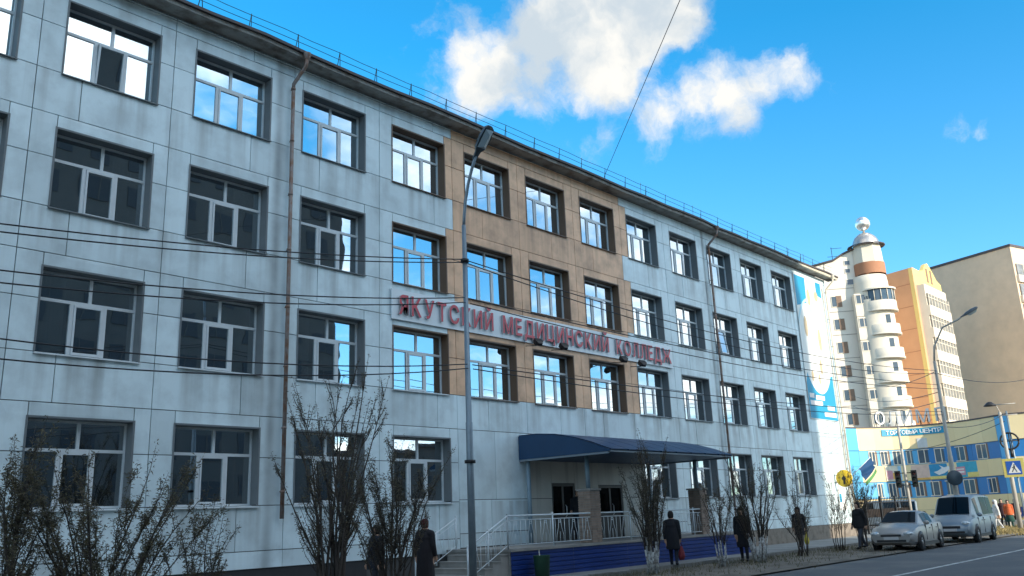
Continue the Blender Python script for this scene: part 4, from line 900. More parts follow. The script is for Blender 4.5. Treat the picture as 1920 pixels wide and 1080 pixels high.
for k, (dx, lab) in enumerate(((-.45, 'black traffic light on the left side of the slim pole'), (.5, 'black traffic light on the right side of the slim pole'))):
    rr = Vector((vB.y, -vB.x, 0)); zc_ = atd(1706, 897, 62).z; p = ta+rr*dx+Z3*(zc_-.55); t = thing('traffic_light', lab, 'traffic light', p, 0, 'traffic lights at the junction')
    q = MB(); q.fbox(p, rr, vB, -.17, .17, -.14, .14, 0, 1.05); q.build('housing', 'black', t)
    for j in range(3):
        c_ = p-vB*.145+Z3*(.19+.33*j); MB().ball(c_, (.10, .10, .10), 10).build('lens', 'tl_red' if j == 2 else 'tl_dark', t)
        q = MB(); q.lathe(Vector((0, 0, 0)), [(.125, 0), (.125, .18)], 10, 0, 'Y', a0=0, a1=math.pi); q.v = [tuple(c_+rr*v[0]-vB*v[1]+Z3*v[2]) for v in [tuple(x_) for x_ in q.v]]; q.build('visor', 'black', t)
    q = MB().tube([p+rr*(-dx)*.9+Z3*.9, p+Z3*.9], .03, 5); q.tube([p+rr*(-dx)*.9+Z3*.15, p+Z3*.15], .03, 5); q.build('bracket', 'black', t)
pc, pca, pcz = pole('pale concrete pole with a drooping lamp near the right edge', 1913, 1884, 772, 60, .14, .09)
q = MB(); e = Vector((pca.x, pca.y, pcz)); q.tube([e, e+Z3*.35-rB*.1, e+Z3*.55-rB*.35], .03, 5); q.build('arm', 'ltpole', pc)
MB().lathe(e+Z3*.50-rB*.45, [(.0, .16), (.12, .14), (.34, -.05), (.36, -.10), (.0, -.12)], 12).build('lamp_shade', 'black', pc)
for zz in (-.2, .45):
    MB().tube([e+Z3*zz-rB*.1, e+Z3*zz+rB*.9], .03, 5).build('crossarm', 'ltpole', pc)
pd, pda, pdz = pole('thin grey pole with a round wheel-shaped emblem beside the crossing sign', 1926, 1897, 770, 63, .07, .05, 'galv')
t = thing('wheel_emblem', 'round dark wheel-shaped emblem on the thin pole at the right edge', 'emblem', pda+Z3*atd(1908, 830, 63).z)
c_ = pda+Z3*atd(1908, 826, 63).z-vB*.12-rB*.12
q = MB(); q.tube([c_+rB*.5*math.cos(R(a))+Z3*.5*math.sin(R(a)) for a in range(0, 361, 20)], .06, 5); q.tube([c_-rB*.5, c_+rB*.5], .035, 5); q.tube([c_-Z3*.5, c_+Z3*.5], .035, 5); q.build('ring', 'black', t)
MB().tube([c_-Z3*.5, c_-Z3*1.0], .09, 6).build('stem', 'black', t)
# pedestrian crossing sign
d_s = 56; c_ = atd(1901, 877, d_s); t = thing('crossing_sign', 'square blue pedestrian crossing sign with yellow border', 'sign', (c_.x, c_.y, c_.z-.6))
M['sign_yellow'] = mat('reflective_yellow_border', (0.58, 0.50, 0.14), .4); M['sign_blue'] = mat('sign_blue', (0.02, 0.10, 0.42), .4)
q = MB(); q.fbox(Vector((c_.x, c_.y, 0)), rB, -vB, -.52, .52, 0, .03, c_.z-.50, c_.z+.50); q.build('border', 'sign_yellow', t)
q = MB(); q.fbox(Vector((c_.x, c_.y, 0)), rB, -vB, -.36, .36, .034, .044, c_.z-.36, c_.z+.36); q.build('field', 'sign_blue', t)
q = MB(); q.prism([(-.30, -.28), (.30, -.28), (0, .30)], c_-vB*.048, rB, Z3, -vB, .006); q.build('triangle', 'print_white', t)
q = MB(); o_ = c_-vB*.058
q.prism([(-.02, -.02), (.05, -.02), (.06, .10), (0, .11)], o_, rB, Z3, -vB, .005); q.prism([(-.02, -.02), (.02, -.02), (-.08, -.22), (-.12, -.22)], o_, rB, Z3, -vB, .005); q.prism([(.01, -.02), (.05, -.02), (.14, -.22), (.10, -.22)], o_, rB, Z3, -vB, .005)
q.prism([(.03+.035*math.cos(a*.7), .15+.035*math.sin(a*.7)) for a in range(9)], o_, rB, Z3, -vB, .005); q.prism([(0, .08), (-.10, 0), (-.08, -.02), (.02, .05)], o_, rB, Z3, -vB, .005); q.build('walking_figure', 'trim', t)
q = MB(); s_p = Vector((c_.x, c_.y, 0))+vB*.06+rB*.1; q.tube([s_p+Z3*.0, s_p+Z3*(c_.z+.45)], .04, 6); q.build('post', 'galv', t)
# back of a round sign on the lamp behind the van
c_ = atd(1790, 896, 46.6); t = thing('round_sign', 'dark back of a round traffic sign on the pale lamp post', 'sign', c_)
q = MB(); q.lathe(Vector(), [(0, 0), (.33, 0), (.35, .02), (.33, .04), (0, .04)], 18, 0, 'Y'); q.v = [tuple(c_+rB*v[0]+vB*v[1]+Z3*v[2]) for v in [tuple(x_) for x_ in q.v]]; q.build('disc', 'lamp_head', t)
# cables
def cable(a, e, sag, label, r=.013, group='overhead cables'):
    a, e = Vector(a), Vector(e); n_ = 24
    q = MB().tube([a.lerp(e, i/n_)-Z3*sag*4*(i/n_)*(1-i/n_) for i in range(n_+1)], r, 5)
    tag(q.build('overhead_cable', 'wire'), label, 'cable', group)
lamp_z = {490: 7.66, 497: 7.60, 566: 6.85, 572: 6.78, 690: 5.45, 700: 5.36}
def zl(y): return atd(858+(y-490)*.05, y, 19.9).z
def left_pt(y, X=-7.0): return onY(0, y, -5.85)
specs = [(388, 490, .05), (396, 496, .06), (460, 562, .04), (476, 571, .06), (572, 686, .05), (602, 694, .05)]
names = ['uppermost', 'second', 'third', 'fourth', 'fifth', 'lowest']
for k, (yl, yr, sg_) in enumerate(specs):
    e = Vector((LB.x-.08, LB.y-.02*k, zl(yr))); a = left_pt(yl); d = a-e; a2 = e+d*1.9; a2.z += .35
    cable(a2, e, .45+.06*k, 'black overhead cable left of the street lamp, %s of the six' % names[k])
rt = [(1500, 722), (1500, 735), (1500, 742), (1500, 752), (1500, 770), (1500, 775)]
for k, (yl, yr, sg_) in enumerate(specs):
    e = Vector((LB.x+.08, LB.y-.02*k, zl(yr))); f_ = Vector((PB.x, PB.y, (7.9, 7.75, 7.2, 7.0, 5.9, 5.75)[k]))
    cable(e, f_, (.55, .75, .35, .45, .25, .35)[k], 'black overhead cable right of the near street lamp, %s of the six' % names[k], .013)
for k, (px, py, d_, px2, py2, d2, sg_) in enumerate(((1757, 700, 47, 1920, 712, 64, .3), (1640, 724, 80, 1753, 697, 47, .3), (1600, 742, 90, 1760, 735, 47, .5), (1600, 762, 90, 1762, 752, 47, .5), (1770, 800, 47, 1884, 775, 60, .3), (1884, 790, 60, 1640, 850, 75, .5))):
    cable(atd(px, py, d_), atd(px2, py2, d2), sg_, ('thin cable crossing the tan gable wall', 'thin cable crossing the orange wall beside the tower', 'upper thin cable in front of the tower balconies', 'lower thin cable in front of the tower balconies',
          'thin cable from the far lamp post to the pole at the right', 'thin cable slanting across the shopping centre wall')[k], .018)
a = onY(1133, 331, -.3); e = onY(1275, 0, -11.0); cable(a, e+(e-a)*2.0, .0, 'thin single cable rising from the roof edge into the sky', .010)

# ------------------------------------------------------------------ shrubs
def shrub(label, base, h, spread, nst, leaves, mleaf, white=False, lean=(0, 0), dens_low=0.25, seed=0, plume=1.0):
    rr = random.Random(seed); b_ = Vector(base); t = thing('willow_shrub', label, 'shrub', base, 0, 'shrubs along the pavement')
    lf = MB(); tips = []
    for k in range(nst):
        a = rr.uniform(0, 2*math.pi); out = spread*(rr.random()**.6); hh = h*rr.uniform(.62, 1.0)*(1-.25*out/max(spread, .01)*rr.random())
        p0 = Vector((.16*math.cos(a), .16*math.sin(a), 0)); tip = Vector((out*math.cos(a)+lean[0]*rr.random(), out*math.sin(a)+lean[1]*rr.random(), hh))
        pts = []; n_ = 9
        w1, w2 = rr.uniform(-.1, .1), rr.uniform(-.1, .1)
        for i in range(n_):
            s_ = i/(n_-1); p = p0.lerp(tip, s_); bow = math.sin(s_*math.pi)*.12*h/3; p += Vector((-math.cos(a)*bow+w1*math.sin(s_*6), -math.sin(a)*bow+w2*math.sin(s_*7), 0)); pts.append(p)
        r0 = rr.uniform(.011, .025)*h/3.2; st = MB()
        if white:
            st.tube(pts[:3], [r0*1.25, r0*1.15, r0*1.05], 6, 1); st.tube(pts[2:], [r0*(1-.9*i/(n_-3)) for i in range(n_-2)], 5, 0)
        else: st.tube(pts, [r0*(1-.92*i/(n_-1)) for i in range(n_)], 5, 0)
        # side twigs
        strands = [(pts, .42)]
        for j in range(rr.randint(10, 16)):
            s_ = rr.uniform(.22, .92); i = int(s_*(n_-1)); q0 = pts[i].lerp(pts[min(i+1, n_-1)], s_*(n_-1)-i); aa = a+rr.gauss(0, 1.1); L_ = rr.uniform(.3, .75)*h/3.4*(1.1-s_*.75)
            q1 = q0+Vector((math.cos(aa)*L_*.45, math.sin(aa)*L_*.45, L_*.85)); qm = q0.lerp(q1, .5)+Vector((math.cos(aa), math.sin(aa), 0))*.06*L_
            st.tube([q0, qm, q1], [r0*.34, r0*.22, .003], 4, 0); strands.append(([q0, qm, q1], .1))
        st.build('stem', ['bark', 'white_bark'], t, False)
        for (ps, start) in strands:
            nl_ = int(leaves/(nst*9.0)*(2.2 if start > .3 else .75)); m_ = len(ps)
            for j in range(nl_):
                s_ = start+(1-start)*rr.random()**.8; s_ = min(s_, .999); i = int(s_*(m_-1)); p = Vector(ps[i]).lerp(Vector(ps[i+1]), s_*(m_-1)-i)
                if p.z < h*dens_low and rr.random() > .25: continue
                g = rr.gauss; d = Vector((g(0, 1), g(0, 1), g(.55, .6)*plume)).normalized(); L_ = rr.uniform(.032, .08); sd_ = d.cross(Vector((g(0, 1), g(0, 1), g(0, 1)))).normalized()*L_*.12
                p = p+Vector((g(0, .022), g(0, .022), g(0, .03))); mid = p+d*L_*.5; dr = Vector((0, 0, -.015))
                lf.add([p, mid+sd_, p+d*L_+dr, mid-sd_], [(0, 1, 2, 3)], rr.random() < .3)
    tag(lf.build('foliage', mleaf, t, False), kind='stuff'); return t
def gx(px, Y): return onY(px, 1000, Y).x
A, B_ = ['leaf_a', 'leaf_b'], ['leaf_b', 'leaf_a']
SH = [('leafy olive shrub cut by the left edge of the picture', (gx(20, -6.6), -6.6), 3.5, .9, 13, 7000, A, False),
      ('broad olive brown shrub in front of the leftmost ground-floor window', (gx(190, -6.6), -6.6), 3.3, 1.9, 28, 14000, A, False),
      ('thin low shrub just right of the broad olive one', (gx(375, -6.6), -6.6), 2.5, .95, 11, 2600, A, False),
      ('tall plumed shrub left of the pair before the third ground-floor window', (gx(625, -5.7), -5.7), 5.3, 1.35, 20, 8200, B_, False),
      ('tall dark shrub just left of the near street lamp', (gx(735, -5.4), -5.4), 4.3, 1.6, 22, 8800, B_, False),
      ('dense whitewashed shrub in front of the entrance railing', (15.4, -5.0), 4.2, 1.30, 20, 7800, B_, True),
      ('slim whitewashed shrub right of the woman with the red bag', (18.6, -5.5), 3.5, .85, 10, 2600, B_, True),
      ('bushy whitewashed shrub beside the right end of the blue siding', (20.8, -5.6), 4.1, 1.25, 18, 6000, B_, True),
      ('sparse dark shrub below the last ground-floor window', (24.4, -5.4), 3.35, .95, 11, 1900, B_, False),
      ('bare slender shrub in front of the sunlit plinth', (28.0, -5.3), 3.7, .85, 9, 1600, B_, False),
      ('dark shrub left of the silver sedan at the building corner', (30.6, -5.2), 3.7, .95, 11, 2800, B_, False)]
for k, (lab, xy, h, sp_, ns, nlv, ml, wh) in enumerate(SH):
    shrub(lab, (xy[0], xy[1], .03), h, sp_, ns, nlv, ml, wh, seed=40+k, dens_low=.34 if wh else .22)
shrub('dark leafy bush behind the college corner under the flag', (52.0, 3.2, 0), 4.6, 1.6, 14, 6000, B_, seed=77, dens_low=.1)

# ------------------------------------------------------------------ fence, kerb stones and cars behind the corner
fn = thing('iron_fence', 'black iron picket fence with a dark lower band beyond the college corner', 'fence', (48.5, 1.5, 0))
f0, f1 = atd(1598, 985, 57), atd(1712, 985, 62); f0.z = f1.z = 0; fd = (f1-f0); fL = fd.length; fd.normalize(); fnv = Vector((fd.y, -fd.x, 0))
pkm = MB().box(-.016, .016, -.016, .016, 0, 1.95).add([(-.03, -.03, 1.95), (.03, -.03, 1.95), (.03, .03, 1.95), (-.03, .03, 1.95), (0, 0, 2.12)], [(0, 1, 4), (1, 2, 4), (2, 3, 4), (3, 0, 4)]).mesh('picket', 'black')
k = 0
while k*.16 < fL: link('picket', pkm, fn, f0+fd*k*.16+Z3*.05); k += 1
for z in (.35, 1.80): MB().fbox(f0, fd, fnv, 0, fL, -.03, .03, z, z+.05).build('rail', 'black', fn)
M['band'] = mat('dark_brown_hoarding', (0.05, 0.035, 0.028), .8); 
for i in range(4): MB().fbox(f0+fd*(fL*i/4), fd, fnv, .02, fL/4-.02, -.1, -.06, .95, 1.45).build('hoarding_board', 'band', fn)
for i in range(5): MB().fbox(f0+fd*(fL*i/4), fd, fnv, -.05, .05, -.05, .05, 0, 2.2).build('post', 'black', fn)
M['stone'] = mat('pale_kerb_block', (0.5, 0.48, 0.44), .9)
for i, px in enumerate((1866, 1880, 1896, 1907)):
    p = atd(px, 976, 66); p.z = 0; tag(MB().box(p.x-.35, p.x+.35, p.y-.5, p.y+.5, 0, .32+.05*(i % 2)).add([(p.x-.3, p.y-.45, .32+.05*(i % 2)), (p.x+.3, p.y-.45, .32+.05*(i % 2)), (p.x+.25, p.y+.4, .40+.05*(i % 2)), (p.x-.25, p.y+.4, .40)], [(0, 1, 2, 3)]).build('concrete_block', 'stone'),
        ('pale concrete block right behind the van', 'pale concrete block near the white-clad walker', 'pale concrete block at the feet of the orange-jacketed person', 'pale concrete block nearest the right picture edge')[i], 'block', 'concrete blocks at the crossing')
b = MB()
for _ in range(5000):
    px = rng.uniform(1845, 1925); d_ = rng.uniform(50, 84); p = atd(px, 980, d_); h = rng.uniform(.1, .45) if d_ > 70 else rng.uniform(.05, .18); a = rng.uniform(0, 3.1)
    b.add([(p.x-.03*math.cos(a), p.y-.03*math.sin(a), -.02), (p.x+.03*math.cos(a), p.y+.03*math.sin(a), -.02), (p.x+rng.gauss(0, .08), p.y+rng.gauss(0, .08), h)], [(0, 1, 2)])
M['straw'] = mat('straw_grass', (0.36, 0.28, 0.12), .9, 0, .2, 3); tag(b.build('straw_grass', 'straw'), 'sunlit straw-coloured grass beyond the parked van', 'grass', kind='stuff')

# ------------------------------------------------------------------ vehicles
def car(label, loc, rz, stations, paint, wheel_x, wr, glass, lights, group=None, van=False, name='parked_car'):
    t = thing(name, label, 'van' if van else 'car', loc, rz, group); S = stations
    def sec(st):
        x, zb, w, zbt, wg, zr, wrf = st
        return [(x, 0, zb), (x, w*.85, zb), (x, w*.975, zb+.10), (x, w, (zb+zbt)*.5), (x, w*.985, zbt-.10), (x, w*.95, zbt), (x, wg, zbt+.015), (x, wrf+.015, zr-.07), (x, wrf*.82, zr-.005), (x, 0, zr+.02)]
    secs = [sec(s) for s in S]; q = MB(); nv = 10; vs = []
    for sc in secs: vs += sc+[(p[0], -p[1], p[2]) for p in reversed(sc[1:-1])]
    m_ = 18
    fs = [(i*m_+j, i*m_+(j+1) % m_, (i+1)*m_+(j+1) % m_, (i+1)*m_+j) for i in range(len(S)-1) for j in range(m_)]+[tuple(range(m_)), tuple((len(S)-1)*m_+j for j in reversed(range(m_)))]
    q.add(vs, fs, 0, True); o = q.build('body', paint, t, False)
    md = o.modifiers.new('edge', 'EDGE_SPLIT'); md.split_angle = R(32)
    def panel(pts, nm, m, inset=.06, off=.006):
        P = [Vector(p) for p in pts]; c = sum(P, Vector())/len(P); n_ = (P[1]-P[0]).cross(P[-1]-P[0]).normalized()
        if n_.dot(c-Vector((c.x*.9, 0, .6))) < 0: n_ = -n_
        Q = [c+(p-c)*(1-inset)+n_*off for p in P]; MB().add(Q+[v-n_*.004 for v in Q], [tuple(range(len(Q)))]).build(nm, m, t, False)
    for (i0, i1) in glass['side']:
        for sg in (1, -1):
            a, e = secs[i0], secs[i1]; f_ = lambda p: (p[0], p[1]*sg, p[2]); lo0, hi0, lo1, hi1 = [f_(p) for p in (a[6], a[7], e[6], e[7])]
            panel([lo0, lo1, hi1, hi0], 'side_window', 'car_glass', .10, .01)
    for (i0, i1, nm) in glass['end']:
        a, e = secs[i0], secs[i1]; mir = lambda p: (p[0], -p[1], p[2])
        lowr, hig = (a, e) if a[9][2] < e[9][2] else (e, a)
        L0 = (lowr[8][0], lowr[7][1], lowr[8][2]); H0 = (hig[8][0], hig[7][1]*.96, hig[8][2]); P6 = [Vector(v) for v in (L0, (lowr[9][0], 0, lowr[9][2]), mir(L0), H0, (hig[9][0], 0, hig[9][2]), mir(H0))]; cc = sum(P6, Vector())/6
        nn = (P6[3]-P6[0]).cross(P6[2]-P6[0]).normalized(); nn = nn if nn.z > 0 else -nn
        MB().add([cc+(v-cc)*.92+nn*.022 for v in P6], [(0, 1, 4, 3), (1, 2, 5, 4)]).build(nm, 'car_glass', t, False)
    for wx in wheel_x:
        for sg in (1, -1):
            w = S[len(S)//2][2]; c = Vector((wx, sg*(w-.09), wr))
            MB().lathe(c+Vector((0, sg*.075, .03)), [(0, 0), (wr+.065, 0), (wr+.065, .004*sg+sg*.018), (0, .004*sg+sg*.018)], 20, 0, 'Y').build('wheel_arch', 'trim', t, False)
            wl_ = MB().lathe(c, [(wr*.62, -.10), (wr*.95, -.10), (wr, -.05), (wr, .05), (wr*.95, .10), (wr*.62, .10)], 20, 0, 'Y').lathe(c, [(wr*.62, .10), (wr*.62, -.1)], 20, 0, 'Y')
            wo_ = wl_.build('wheel', 'tyre', t, False); wo_.location.y += sg*.02
            MB().lathe((0, 0, 0), [(0, sg*.085), (wr*.22, sg*.095), (wr*.25, sg*.06), (wr*.56, sg*.085), (wr*.62, sg*.06)], 14, 0, 'Y').build('rim', 'rim', wo_, False)
    fx_ = S[-1][0]; wv = S[-2][2]
    for sg in (1, -1):
        x0, zc_, hw, hh, xb = lights
        MB().ball((x0, sg*(wv-.19), zc_), (xb-x0, hw*.58, hh), 12).build('headlight', 'headlight', t, False)
        MB().box(S[0][0]-.02, S[0][0]+.08, min(sg*(S[0][2]-.22), sg*(S[0][2]-.0)), max(sg*(S[0][2]-.22), sg*(S[0][2]-.0)), .72, .92).build('tail_light', 'taillight', t, False)
        mx = glass['mirror']; MB().ball((mx[0], sg*mx[1], mx[2]), (.07, .11, .085), 10).build('wing_mirror', paint, t, False)
        for hx in glass['handles']: MB().box(hx-.09, hx+.09, min(sg*.80, sg*(S[len(S)//2][2]+.012)), max(sg*.80, sg*(S[len(S)//2][2]+.012)), S[len(S)//2][3]-.16, S[len(S)//2][3]-.125).build('door_handle', paint, t, False)
        for sx in glass['seams']: MB().box(sx-.006, sx+.006, min(sg*.7, sg*(S[len(S)//2][2]+.003)), max(sg*.7, sg*(S[len(S)//2][2]+.003)), .36, S[len(S)//2][3]-.02).build('door_seam', 'trim', t, False)
        MB().box(-wheel_x[1]*.0-1.0, 1.0, min(sg*.7, sg*(S[len(S)//2][2]+.01)), max(sg*.7, sg*(S[len(S)//2][2]+.01)), S[len(S)//2][1]-.02, S[len(S)//2][1]+.09).build('sill_trim', 'trim', t, False)
    g = glass['grille']; MB().box(g[0]-.05, g[0]+.015, -g[1], g[1], g[2], g[3]).build('grille', 'trim', t, False)
    g = glass['intake']; MB().box(g[0]-.05, g[0]+.012, -g[1], g[1], g[2], g[3]).build('air_intake', 'trim', t, False)
    MB().box(fx_-.01, fx_+.03, -.26, .26, glass['plate']-.055, glass['plate']+.055).build('number_plate', 'plate', t, False)
    return t
SED = [(-2.12, .36, .66, .78, .58, .84, .48), (-2.06, .26, .77, .90, .67, .97, .60), (-1.72, .21, .825, .95, .72, 1.03, .66), (-1.42, .20, .84, .95, .735, 1.07, .66), (-.82, .20, .845, .94, .745, 1.37, .57),
       (-.10, .20, .845, .92, .75, 1.425, .575), (.42, .20, .845, .90, .75, 1.385, .575), (1.08, .20, .84, .88, .735, .985, .68), (1.62, .21, .825, .80, .70, .885, .62), (1.98, .24, .775, .69, .63, .755, .52), (2.13, .33, .68, .58, .52, .63, .42)]
gs = dict(side=[(4, 5), (5, 6)], end=[(6, 7, 'windscreen'), (3, 4, 'rear_window')], mirror=(.62, .90, .98), handles=(.0, -.95), seams=(.55, -.32, -1.15), grille=(2.135, .36, .535, .60), intake=(2.135, .52, .345, .42), plate=.475)
car('dusty silver sedan parked at the kerb in front of the van', (29.4, -7.45, .0), R(180+3), SED, 'car_silver', (1.32, -1.25), .30, gs, (2.00, .63, .32, .08, 2.15), 'cars parked along the kerb')
VAN = [(-2.36, .40, .76, 1.0, .72, 1.82, .58), (-2.28, .28, .825, 1.05, .79, 1.92, .65), (-1.25, .24, .845, 1.05, .81, 1.96, .68), (-.1, .24, .845, 1.04, .81, 1.965, .685), (.45, .24, .845, 1.04, .81, 1.95, .68), (.98, .24, .845, 1.03, .81, 1.88, .66),
       (1.68, .24, .84, 1.0, .78, 1.13, .72), (2.06, .26, .82, .90, .74, 1.0, .64), (2.30, .32, .76, .74, .66, .82, .54), (2.38, .40, .70, .62, .58, .68, .46)]
gv = dict(side=[(1, 2), (2, 3), (4, 5)], end=[(5, 6, 'windscreen'), (0, 1, 'rear_window')], mirror=(1.15, .95, 1.12), handles=(.25, -.2), seams=(.95, .02, -1.3), grille=(2.385, .40, .60, .70), intake=(2.39, .55, .41, .49), plate=.545)
car('blue grey minivan parked behind the silver sedan', (35.9, -7.65, .0), R(180+3), VAN, 'car_blue', (1.42, -1.45), .335, gv, (2.17, .80, .34, .10, 2.34), 'cars parked along the kerb', True, 'parked_van')
p = atd(1690, 975, 66); car('white car half hidden behind the sedan roof and the slim pole', (p.x, p.y, 0), R(215), SED, 'car_white', (1.32, -1.25), .30, gs, (2.00, .63, .32, .08, 2.15), 'cars behind the fence')
p = atd(1655, 972, 70); car('pale blue minivan behind the iron fence', (p.x, p.y, 0), R(110), VAN, 'car_blue', (1.42, -1.45), .335, gv, (2.17, .80, .34, .10, 2.34), 'cars behind the fence', True, 'parked_van')

# ------------------------------------------------------------------ people
M['skin'] = mat('skin', (0.48, 0.29, 0.20), .6, 0, .05, 8)
PM = {}
def cloth(c):
    if c not in PM: PM[c] = mat('cloth_%d' % len(PM), c, .9, 0, .18, 9, bump=.25, bscale=30)
    return PM[c]
def person(label, loc, rz, h=1.68, coat=(.02, .022, .03), legs=(.02, .025, .04), hair=(.02, .017, .015), coat_len=.42, stride=.25, skirt=None, hood=False, lean=0.0, shoes=(.015, .015, .015), long_hair=False, arm_fwd=0.0, bent=0.0):
    k = h/1.68; q = MB()
    def cap(pts, rs): 
        q.tube(pts, rs, 12)
        for p, r_ in zip(pts, rs): q.ball(p, r_*.985, 12)
    hip = .88; ft = []
    for sg, ph in ((1, stride), (-1, -stride)):
        kn = Vector((ph*.55+.04, sg*.095, .47)); an = Vector((ph*1.05-(.06 if ph < 0 else 0), sg*.10, .085+(.05 if ph < -.1 else 0)))
        cap([(0, sg*.085, hip), kn, an], [.092, .066, .047]); cap([an+Vector((-.04, 0, -.035)), an+Vector((.09, 0, -.045)), an+Vector((.17, sg*.01, -.052))], [.042, .045, .034])
    bulk = 1.22
    cap([(0, 0, hip), (.0, 0, 1.08), (lean*.5, 0, 1.26), (lean, 0, 1.36)], [.145*bulk, .13*bulk, .145*bulk, .115*bulk])
    for sg in (1, -1): cap([(lean, 0, 1.35), (lean, sg*.15, 1.345)], [.11, .075*bulk])
    z1 = hip-coat_len+.02; q.lathe((0, 0, 0), [(.001, z1), (.215, z1), (.225, z1+.08), (.205, hip+.1), (.185, 1.12), (.15, 1.28), (.001, 1.3)], 14)
    hands = []
    for sg in (1, -1):
        sh = Vector((lean, sg*.185, 1.345)); sw = -sg*stride*.5+arm_fwd; el = sh+Vector((sw*.35-.03, sg*.045, -.27)); wr_ = el+Vector((sw*.5+.05+bent*.2, sg*.0, -.235+bent*.3))
        cap([sh, el, wr_], [.066*bulk, .052*bulk, .040*bulk]); d = (wr_-el).normalized(); cap([wr_, wr_+d*.09], [.034, .032]); hands.append(wr_+d*.12)
        for j, (o_, L_) in enumerate(((-.028, .062), (-.009, .072), (.010, .068), (.028, .052))):
            p0 = wr_+d*.095+Vector((o_, 0, 0)); p1 = p0+d*L_*.55; p2 = p1+(d*.6+Vector((.25, -sg*.5, 0))).normalized()*L_*.5; cap([p0, p1, p2], [.0125, .0115, .010])
        p0 = wr_+d*.03+Vector((.03, 0, 0)); cap([p0, p0+d*.035+Vector((.03, 0, 0)), p0+d*.075+Vector((.035, -sg*.01, 0))], [.014, .013, .011])
    hc = Vector((lean*1.2+.015, 0, 1.565)); cap([(lean, 0, 1.40), (lean*1.2, 0, 1.50)], [.062, .055])
    q.ball(hc, (.098, .076, .115), 16); q.ball(hc+Vector((.03, 0, -.05)), (.068, .058, .06), 12); cap([hc+Vector((.092, 0, .015)), hc+Vector((.118, 0, -.022))], [.012, .017])
    for sg in (1, -1): q.ball(hc+Vector((-.005, sg*.078, -.005)), (.02, .012, .032), 8); q.ball(hc+Vector((.082, sg*.033, .012)), (.014, .02, .012), 8)
    q.tube([hc+Vector((.095, -.025, -.055)), hc+Vector((.1, 0, -.057)), hc+Vector((.095, .025, -.055))], .009, 6)
    me = q.mesh('body_raw', 'skin'); ob = bpy.data.objects.new('body_raw', me); col.objects.link(ob)
    md = ob.modifiers.new('r', 'REMESH'); md.mode = 'VOXEL'; md.voxel_size = .0135; ms = ob.modifiers.new('s', 'SMOOTH'); ms.factor = .5; ms.iterations = 2
    dg = bpy.context.evaluated_depsgraph_get(); nm_ = bpy.data.meshes.new_from_object(ob.evaluated_get(dg)); bpy.data.objects.remove(ob)
    nm_.name = 'body'; nm_.materials.clear()
    for m in (M['skin'], cloth(coat), cloth(skirt if skirt else legs), cloth(shoes)): nm_.materials.append(m)
    wrs = [hh for hh in hands]; idx = []
    for p in nm_.polygons:
        c = p.center; z = c.z
        if z > 1.455: i = 0
        elif min((c-w).length for w in wrs) < .125 and abs(c.y) > .15: i = 0
        elif z > z1+.01 and (z > hip-coat_len or True) and (abs(c.y) > .0): i = 1
        elif z < .10: i = 3
        else: i = 2
        idx.append(i)
    nm_.polygons.foreach_set('material_index', idx); nm_.polygons.foreach_set('use_smooth', [True]*len(idx))
    for v in nm_.vertices: v.co *= k
    t = thing('person', label, 'person', loc, rz); o = bpy.data.objects.new('body', nm_); col.objects.link(o); o.parent = t
    hq = MB(); hs = hc*k
    prof_ = [(.002, .135), (.06, .125), (.098, .075), (.105, .01), (.098, -.06)]+([(.10, -.14), (.085, -.22), (.02, -.24)] if long_hair else [(.07, -.10), (.01, -.11)])
    if hood: prof_ = [(.002, .16), (.075, .145), (.125, .08), (.132, .0), (.125, -.08), (.13, -.17), (.05, -.19)]
    hq.lathe(hs+Vector((-.022, 0, .0)), [(r_*k, z_*k) for r_, z_ in prof_], 14); hq.v = [((p[0] if p[0] < hs.x+.035*k or p[2] > hs.z+.055*k else hs.x+.035*k), p[1]*.9, p[2]) for p in [tuple(v) for v in hq.v]]
    hq.build('hood' if hood else 'hair', cloth(coat if hood else hair), t, False)
    if skirt: 
        sk = MB(); sk.lathe((0, 0, 0), [(.17*k, .95*k), (.21*k, .7*k), (.27*k, .38*k), (.26*k, .375*k), (.15*k, .9*k)], 16); sk.build('skirt', cloth(skirt), t, False)
    return t, [Vector((w.x*k, w.y*k, w.z*k)) for w in hands]
def bag(label, person_t, hand, c, h=.42, w=.30):
    mw = Matrix.Translation(person_t.location) @ Matrix.Rotation(person_t.rotation_euler.z, 4, 'Z'); p = mw @ (hand+Vector((0, 0, -.02)))
    t = thing('carrier_bag', label, 'bag', (p.x, p.y, p.z-h-.12)); q = MB(); vs = []
    for i, (s_, dd) in enumerate(((.75, .05), (1.0, .09), (.95, .08), (.7, .045), (.5, .02))):
        z = p.z-.10-h+h*i/4
        for a in range(10): an = 2*math.pi*a/10; vs.append((p.x+math.cos(an)*w/2*s_*(1+.06*math.sin(a*3+i)), p.y+math.sin(an)*dd*(1+.1*math.sin(a*2+i)), z))
    q.add(vs, [(i*10+j, i*10+(j+1) % 10, i*10+10+(j+1) % 10, i*10+10+j) for i in range(4) for j in range(10)]+[tuple(reversed(range(10)))], 0, True); q.build('sack', cloth(c), t)
    q = MB()
    for sg in (-1, 1): q.tube([(p.x+sg*.07, p.y, p.z-.11), (p.x+sg*.03, p.y, p.z-.02), (p.x, p.y, p.z+.02)], .009, 5)
    q.build('handle', cloth(c), t)
DK = (.012, .014, .02)
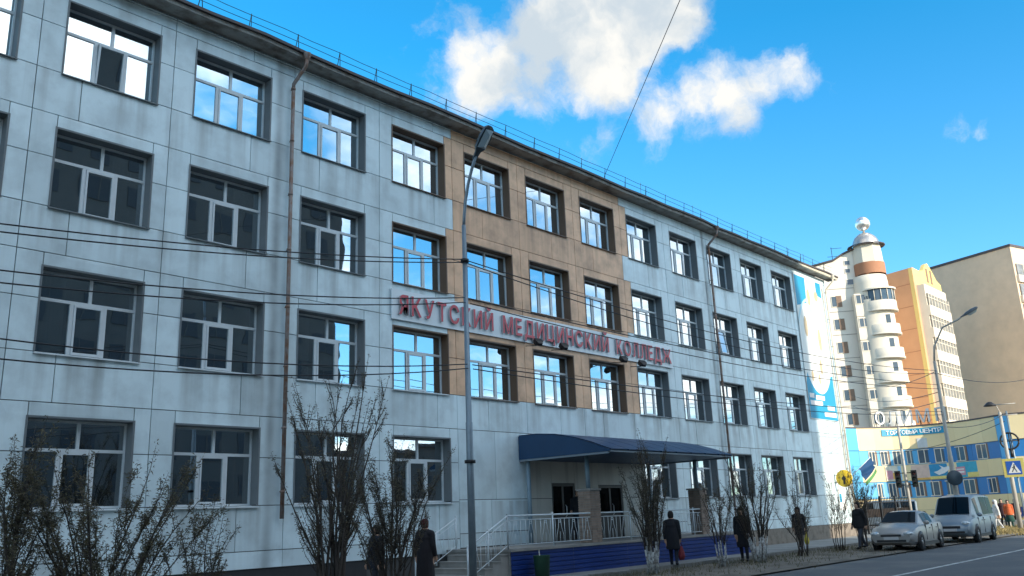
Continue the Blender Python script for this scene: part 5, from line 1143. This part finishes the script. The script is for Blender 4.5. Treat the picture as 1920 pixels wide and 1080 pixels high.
t, hd_ = person('dark-coated woman carrying a red bag past the blue siding', (17.9, -4.15, .07), R(25), 1.68, DK, (.012, .016, .03), coat_len=.38, stride=.12, hood=False); bag('red and white carrier bag held by the dark-coated woman', t, hd_[1], (.22, .03, .04))
person('person in dark jacket standing in the entrance doorway', (17.75, -.55, .90), R(215), 1.72, DK, (.015, .02, .035), coat_len=.2, stride=.06, bent=.4, arm_fwd=.15)
t, hd_ = person('hooded walker with a yellow bag below the last ground-floor windows', (28.9, -3.3, .07), R(190), 1.64, (.02, .018, .022), (.02, .02, .024), coat_len=.35, stride=.24, hood=True); bag('yellow carrier bag carried by the hooded walker', t, hd_[0], (.60, .50, .05))
person('man in black jacket and grey trousers beside the silver sedan', (28.7, -5.9, .05), R(160), 1.76, (.012, .013, .016), (.05, .06, .08), coat_len=.16, stride=.24)
person('broad dark figure half hidden among the whitewashed shrubs', (20.9, -5.0, .05), R(200), 1.72, DK, DK, coat_len=.45, stride=.1, hood=True)
person('dark-clothed person left of the lamp behind the tall shrub', (gx(705, -3.6), -3.6, .07), R(170), 1.62, (.02, .024, .035), (.02, .025, .04), coat_len=.2, stride=.15)
person('woman in long dark coat and reddish hat left of the steps', (gx(797, -3.3), -3.3, .07), R(15), 1.72, (.016, .014, .018), DK, hair=(.09, .02, .02), coat_len=.60, stride=.15)
p = atd(1896, 985, 63); person('person in orange jacket and dark green skirt near the crossing', (p.x, p.y, -.01), R(200), 1.66, (.62, .13, .04), (.02, .02, .02), skirt=(.015, .07, .06), coat_len=.12, stride=.05, long_hair=True)
p = atd(1884, 985, 65); person('person in dark clothes left of the orange jacket', (p.x, p.y, -.01), R(200), 1.74, (.05, .02, .025), DK, coat_len=.2, stride=.1)
p = atd(1910, 985, 66); person('person in dark maroon coat right of the orange jacket', (p.x, p.y, -.01), R(190), 1.70, (.06, .018, .02), DK, coat_len=.3, stride=.1)
p = atd(1872, 985, 60); person('walker in white hooded clothes just behind the van', (p.x, p.y, -.01), R(120), 1.68, (.68, .68, .66), (.62, .62, .62), coat_len=.25, stride=.2, hood=True)
